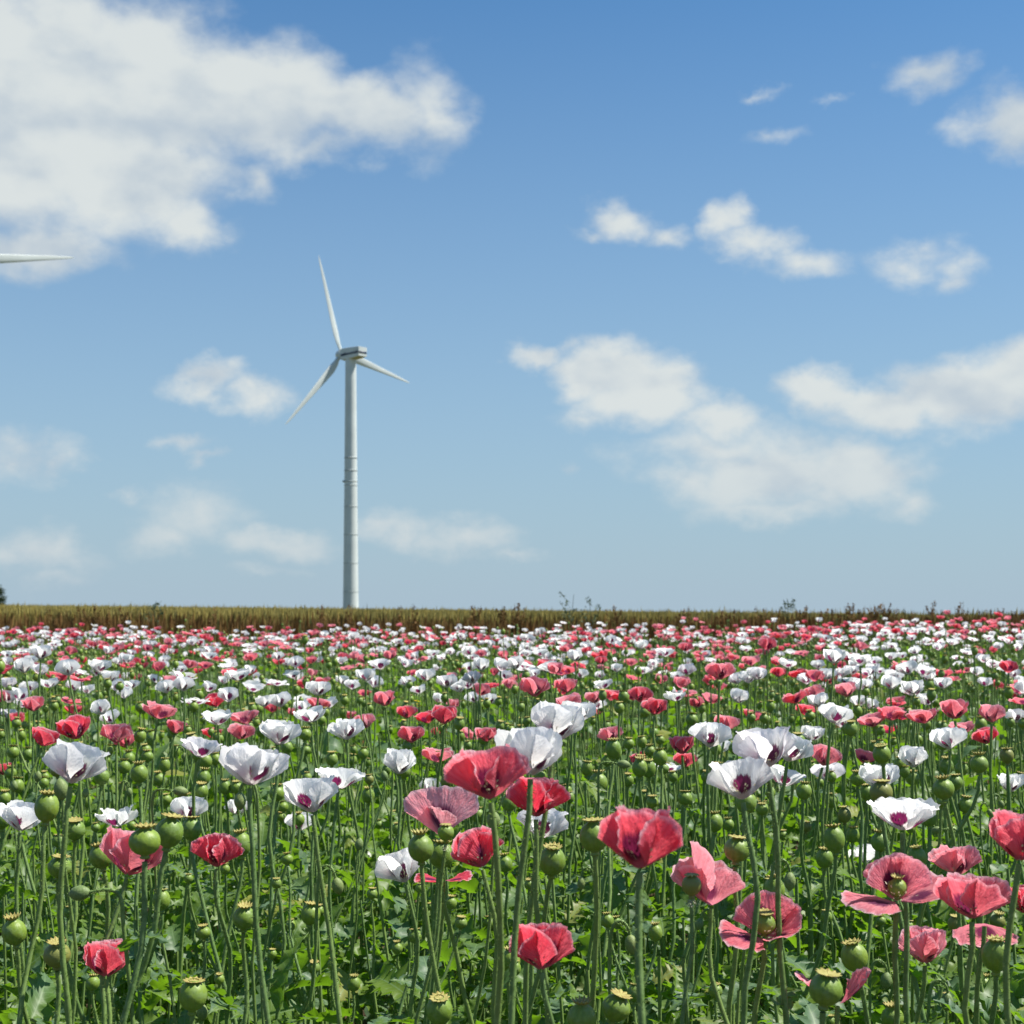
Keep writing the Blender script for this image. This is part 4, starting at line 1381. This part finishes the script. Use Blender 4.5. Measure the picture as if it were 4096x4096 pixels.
# ------------------------------------------------------------------ grain field and weeds along its edge
def build_grain():
    rnd = np.random.default_rng(4)
    gs = []
    for (y0, y1, n) in ((23.3, 27, 9000), (27, 36, 9000), (36, 60, 7000)):
        y = rnd.uniform(y0, y1, n)
        x = rnd.uniform(-1, 1, n) * (.38 * y + 2.5)
        wd = .0065 * (y / 24)
        stalk = Geo([(-1, 0, 0), (1, 0, 0), (.7, .3, .86), (-.7, -.3, .86)], [(0, 1, 2, 3)], None, [(0, 0, 0), (0, 0, 0), (0, .8, 0), (0, .8, 0)])
        ear = Geo([(0, 0, .84), (1.7, 0, .90), (0, 1.7, .90), (-1.7, 0, .90), (0, -1.7, .90), (.6, .4, 1.0)], None,
                  [(0, 2, 1), (0, 3, 2), (0, 4, 3), (0, 1, 4), (1, 2, 5), (2, 3, 5), (3, 4, 5), (4, 1, 5)], [(0, .9, 0)] * 5 + [(0, 1, 0)])
        t = join([stalk, ear])
        M = rand_mats(n, rnd, .0, 1.0)
        M[:, :, :2] *= wd[:, None, None]
        hh = 1.175 + rnd.normal(0, .035, n)
        M[:, 2, 2] = hh
        M[:, 0, 2] = rnd.normal(.03, .06, n)
        M[:, 1, 2] = rnd.normal(0, .06, n)
        gs.append(t.many(M, np.stack([x, y, ground_z(x, y)], -1), rnd.uniform(0, 1, n)))
    o = obj('grain_crop', mesh('grain_crop', join(gs), M_DRYGRASS, False))
    tag(o, 'ripening yellow-green grain standing behind the poppy field', 'grain', kind='stuff')
    # rust-brown grass and sorrel strip in front of it
    gs = []
    n = 9000
    y = rnd.uniform(21.7, 23.6, n)
    x = rnd.uniform(-1, 1, n) * (.38 * y + 2.0)
    t = Geo([(-1, 0, 0), (1, 0, 0), (.8, .2, .55), (-.8, -.2, .55), (1.7, .4, .86), (-1.7, -.4, .86), (.1, 0, 1.0)], [(0, 1, 2, 3), (3, 2, 4, 5)], [(5, 4, 6)],
            [(0, 0, 0)] * 2 + [(0, .5, 0)] * 2 + [(0, .8, 0)] * 2 + [(0, 1, 0)])
    M = rand_mats(n, rnd, 0, 1.0)
    M[:, :, :2] *= rnd.uniform(.005, .010, n)[:, None, None]
    drift = .5 + .5 * np.sin(x * 1.3) * np.sin(x * .47 + 2)
    M[:, 2, 2] = rnd.uniform(.90, 1.14, n) + .05 * drift
    M[:, 0, 2] = rnd.normal(.02, .09, n)
    M[:, 1, 2] = rnd.normal(0, .09, n)
    g = t.many(M, np.stack([x, y, ground_z(x, y)], -1), np.clip(rnd.normal(.42, .24, n), 0, 1))
    o = obj('weed_strip', mesh('weed_strip', g, M_RUST, False))
    tag(o, 'rust-brown seeding grass and sorrel strip along the grain', 'weeds', kind='stuff')


build_grain()


def dock_geo(seed, h):
    r_ = np.random.default_rng(seed)
    st = [tube(np.array([(0, 0, 0), (.01, 0, h * .5), (r_.normal(0, .02), r_.normal(0, .02), h)]), (.006, .005, .002), 5)]
    cl = []
    nb = r_.integers(3, 7)
    arms = [((0, 0, h * .62), np.array((r_.normal(0, .02), 0, h * .38)))]
    for k in range(nb):
        z0 = h * r_.uniform(.58, .84)
        a = r_.uniform(0, 6.28)
        v = np.array((math.cos(a) * .07, math.sin(a) * .07, r_.uniform(.12, .24)))
        arms.append(((0, 0, z0), v))
        st.append(tube(np.array([(0, 0, z0), np.array((0, 0, z0)) + v * .5 + (0, 0, .01), np.array((0, 0, z0)) + v]), .0022, 4))
    V, T = [], []
    for o_, v in arms:
        m = int(22 + 110 * np.linalg.norm(v))
        for q in range(m):
            f = r_.uniform(.12, 1)
            c = np.asarray(o_) + v * f + r_.normal(0, .013, 3) * (1.25 - f)
            s = r_.uniform(.007, .013)
            e = r_.normal(0, 1, (3, 3))
            i = len(V)
            V += [c + e[0] * s, c + e[1] * s, c + e[2] * s]
            T.append((i, i + 1, i + 2))
    return join(st), Geo(V, None, T, np.tile((0, 1, .1), (len(V), 1)))


def tallweed_geo(seed, h):
    r_ = np.random.default_rng(seed)
    st = [tube(np.array([(0, 0, 0), (.015, 0, h * .5), (r_.normal(0, .03), 0, h)]), (.007, .005, .002), 5)]
    V, T = [], []
    for k in range(11):
        z0 = h * r_.uniform(.60, .93)
        a = r_.uniform(0, 6.28)
        L = r_.uniform(.06, .13) * (1.3 - z0 / h) * 2
        e = np.array((math.cos(a) * L, math.sin(a) * L, L * r_.uniform(.7, 1.3)))
        p0 = np.array((.012, 0, z0))
        st.append(tube(np.array([p0, p0 + e * .5 - (0, 0, .01), p0 + e]), .0024, 4))
        for q in range(12):
            c = p0 + e * r_.uniform(.5, 1.05) + r_.normal(0, .012, 3)
            m = r_.normal(0, .011, (3, 3))
            i = len(V)
            V += [c + m[0], c + m[1], c + m[2]]
            T.append((i, i + 1, i + 2))
    return join(st), Geo(V, None, T)


def build_weeds():
    rnd = np.random.default_rng(8)
    spikes = [(200, 2437), (330, 2433), (380, 2426), (420, 2433), (490, 2431), (855, 2434), (1290, 2428), (1405, 2420), (1594, 2428), (1645, 2424), (1885, 2428), (1912, 2424), (2010, 2426),
              (2048, 2430), (2076, 2418), (2440, 2440), (2462, 2430), (2725, 2440), (2760, 2432), (2885, 2445), (2925, 2440), (3022, 2432), (3062, 2436), (3105, 2445), (3195, 2440),
              (3222, 2430), (3290, 2440), (3340, 2440), (3385, 2428), (3412, 2415), (3460, 2430), (3490, 2425), (3504, 2421), (3540, 2413), (3575, 2437), (3590, 2440), (3730, 2412), (3760, 2445),
              (3835, 2428), (3852, 2409), (3930, 2445), (3960, 2440), (3977, 2440), (4012, 2435), (4060, 2447), (4085, 2445), (3650, 2450), (3440, 2440)]
    var = []
    for k in range(7):
        a, b = dock_geo(k + 20, 1.0)
        var.append((mesh('stem', a, M_RUST), mesh('seed_spike', b, M_RUST, False)))
    lb = 'rust-brown dock weed with an upright seed spike rising from the weed strip'
    for k, (x, y) in enumerate(spikes):
        d = rnd.uniform(21.9, 22.8)
        top = at(x, y - 3, d)
        gz = float(ground_z(top[0], d))
        s = top[2] - gz
        root = new_root('dock_weed', (top[0], d, gz))
        tag(root, lb, 'weed', lb)
        a, b = var[rnd.integers(0, 7)]
        rot = (0, 0, rnd.uniform(0, 6.28))
        obj('stem', a, root, (0, 0, 0), rot, s)
        obj('seed_spike', b, root, (0, 0, 0), rot, s)
    for k, (x, y, lb) in enumerate([(2272, 2378, 'tallest thin grey-green weed branching above the grain against the sky'), (2365, 2396, 'thin grey-green weed with few branches next to a taller one'),
                                    (3157, 2393, 'bushy grey-green weed among rusty dock spikes'), (612, 2403, 'lone faint grey-green weed above plain grain')]):
        d = 22.6
        top = at(x, y, d)
        gz = float(ground_z(top[0], d))
        a, b = tallweed_geo(k + 3, 1.0)
        root = new_root('tall_weed', (top[0], d, gz))
        tag(root, lb, 'weed', 'tall weeds in the strip')
        obj('stem', mesh('stem', a, M_GREYWEED), root, (0, 0, 0), None, top[2] - gz)
        obj('foliage', mesh('foliage', b, M_GREYWEED, False), root, (0, 0, 0), None, top[2] - gz)
    # one yellow wild flower among the poppies
    d = 5.4
    h = at(1673, 2809, d)
    h[2] = max(h[2], .9)
    gz = float(ground_z(h[0], d))
    root = new_root('yellow_wildflower', (h[0], d, gz))
    tag(root, 'tiny yellow wildflower cluster on a thin stem between pink and white poppies', 'wildflower')
    obj('stem', mesh('stem', tube(np.array([(0, 0, 0), (.01, 0, .4), (0, 0, h[2] - gz)]), .002, 5), M_STEM), root)
    for k in range(6):
        q = np.array([rnd.normal(0, .009), rnd.normal(0, .006), h[2] - gz + rnd.uniform(-.02, .012)])
        pet = join([petal_geo(50 + k * 4 + j, (10, 40, 20), 40, 3, 4).xf(np.array(Matrix.Rotation(j * 1.57, 3, 'Z'))) for j in range(4)])
        obj('blossom', mesh('blossom', pet, M_YELLOW), root, q, None, .007)


build_weeds()


# ------------------------------------------------------------------ distant tree
def build_tree():
    rnd = np.random.default_rng(31)
    d = 240.0
    x = (-38 - 2048) / F * d
    gz = float(ground_z(x, d))
    root = new_root('distant_tree', (x, d, gz))
    tag(root, 'dark leafy tree rising beyond the grain below the pale low clouds', 'tree')
    top = 4.9
    gs = [tube(np.array([(0, 0, -.3), (.05, 0, 1.0), (.1, .05, 2.2), (0, 0, 4.0)]), (.28, .22, .17, .05), 9)]
    for k in range(9):
        a = rnd.uniform(0, 6.28)
        z0 = rnd.uniform(1.0, 3.0)
        e = np.array((math.cos(a) * 1.7, math.sin(a) * 1.7, rnd.uniform(.4, 1.4)))
        gs.append(tube(np.array([(0, 0, z0), np.array((0, 0, z0)) + e * .5 + (0, 0, .15), np.array((0, 0, z0)) + e]), (.09, .06, .02), 6))
    obj('trunk', mesh('trunk', join(gs), M_BARK), root)
    # leaf clumps spread through the crown
    cl = []
    for k in range(60):
        v = rnd.normal(0, 1, 3)
        v /= np.linalg.norm(v)
        cl.append((v * rnd.uniform(.45, 1.0) * np.array((2.9, 2.9, 1.85)) + (0, 0, 2.55), rnd.uniform(.35, .75)))
    P, T = [], []
    n = 5200
    for k in range(n):
        c, r = cl[rnd.integers(0, len(cl))]
        p = c + rnd.normal(0, .5, 3) * r
        p[2] = max(p[2], .35)
        e = rnd.normal(0, .085, (3, 3))
        i = len(P)
        P += [p + e[0], p + e[1], p + e[2]]
        T.append((i, i + 1, i + 2))
    obj('crown', mesh('crown', Geo(P, None, T), M_TREELEAF, False), root)


build_tree()
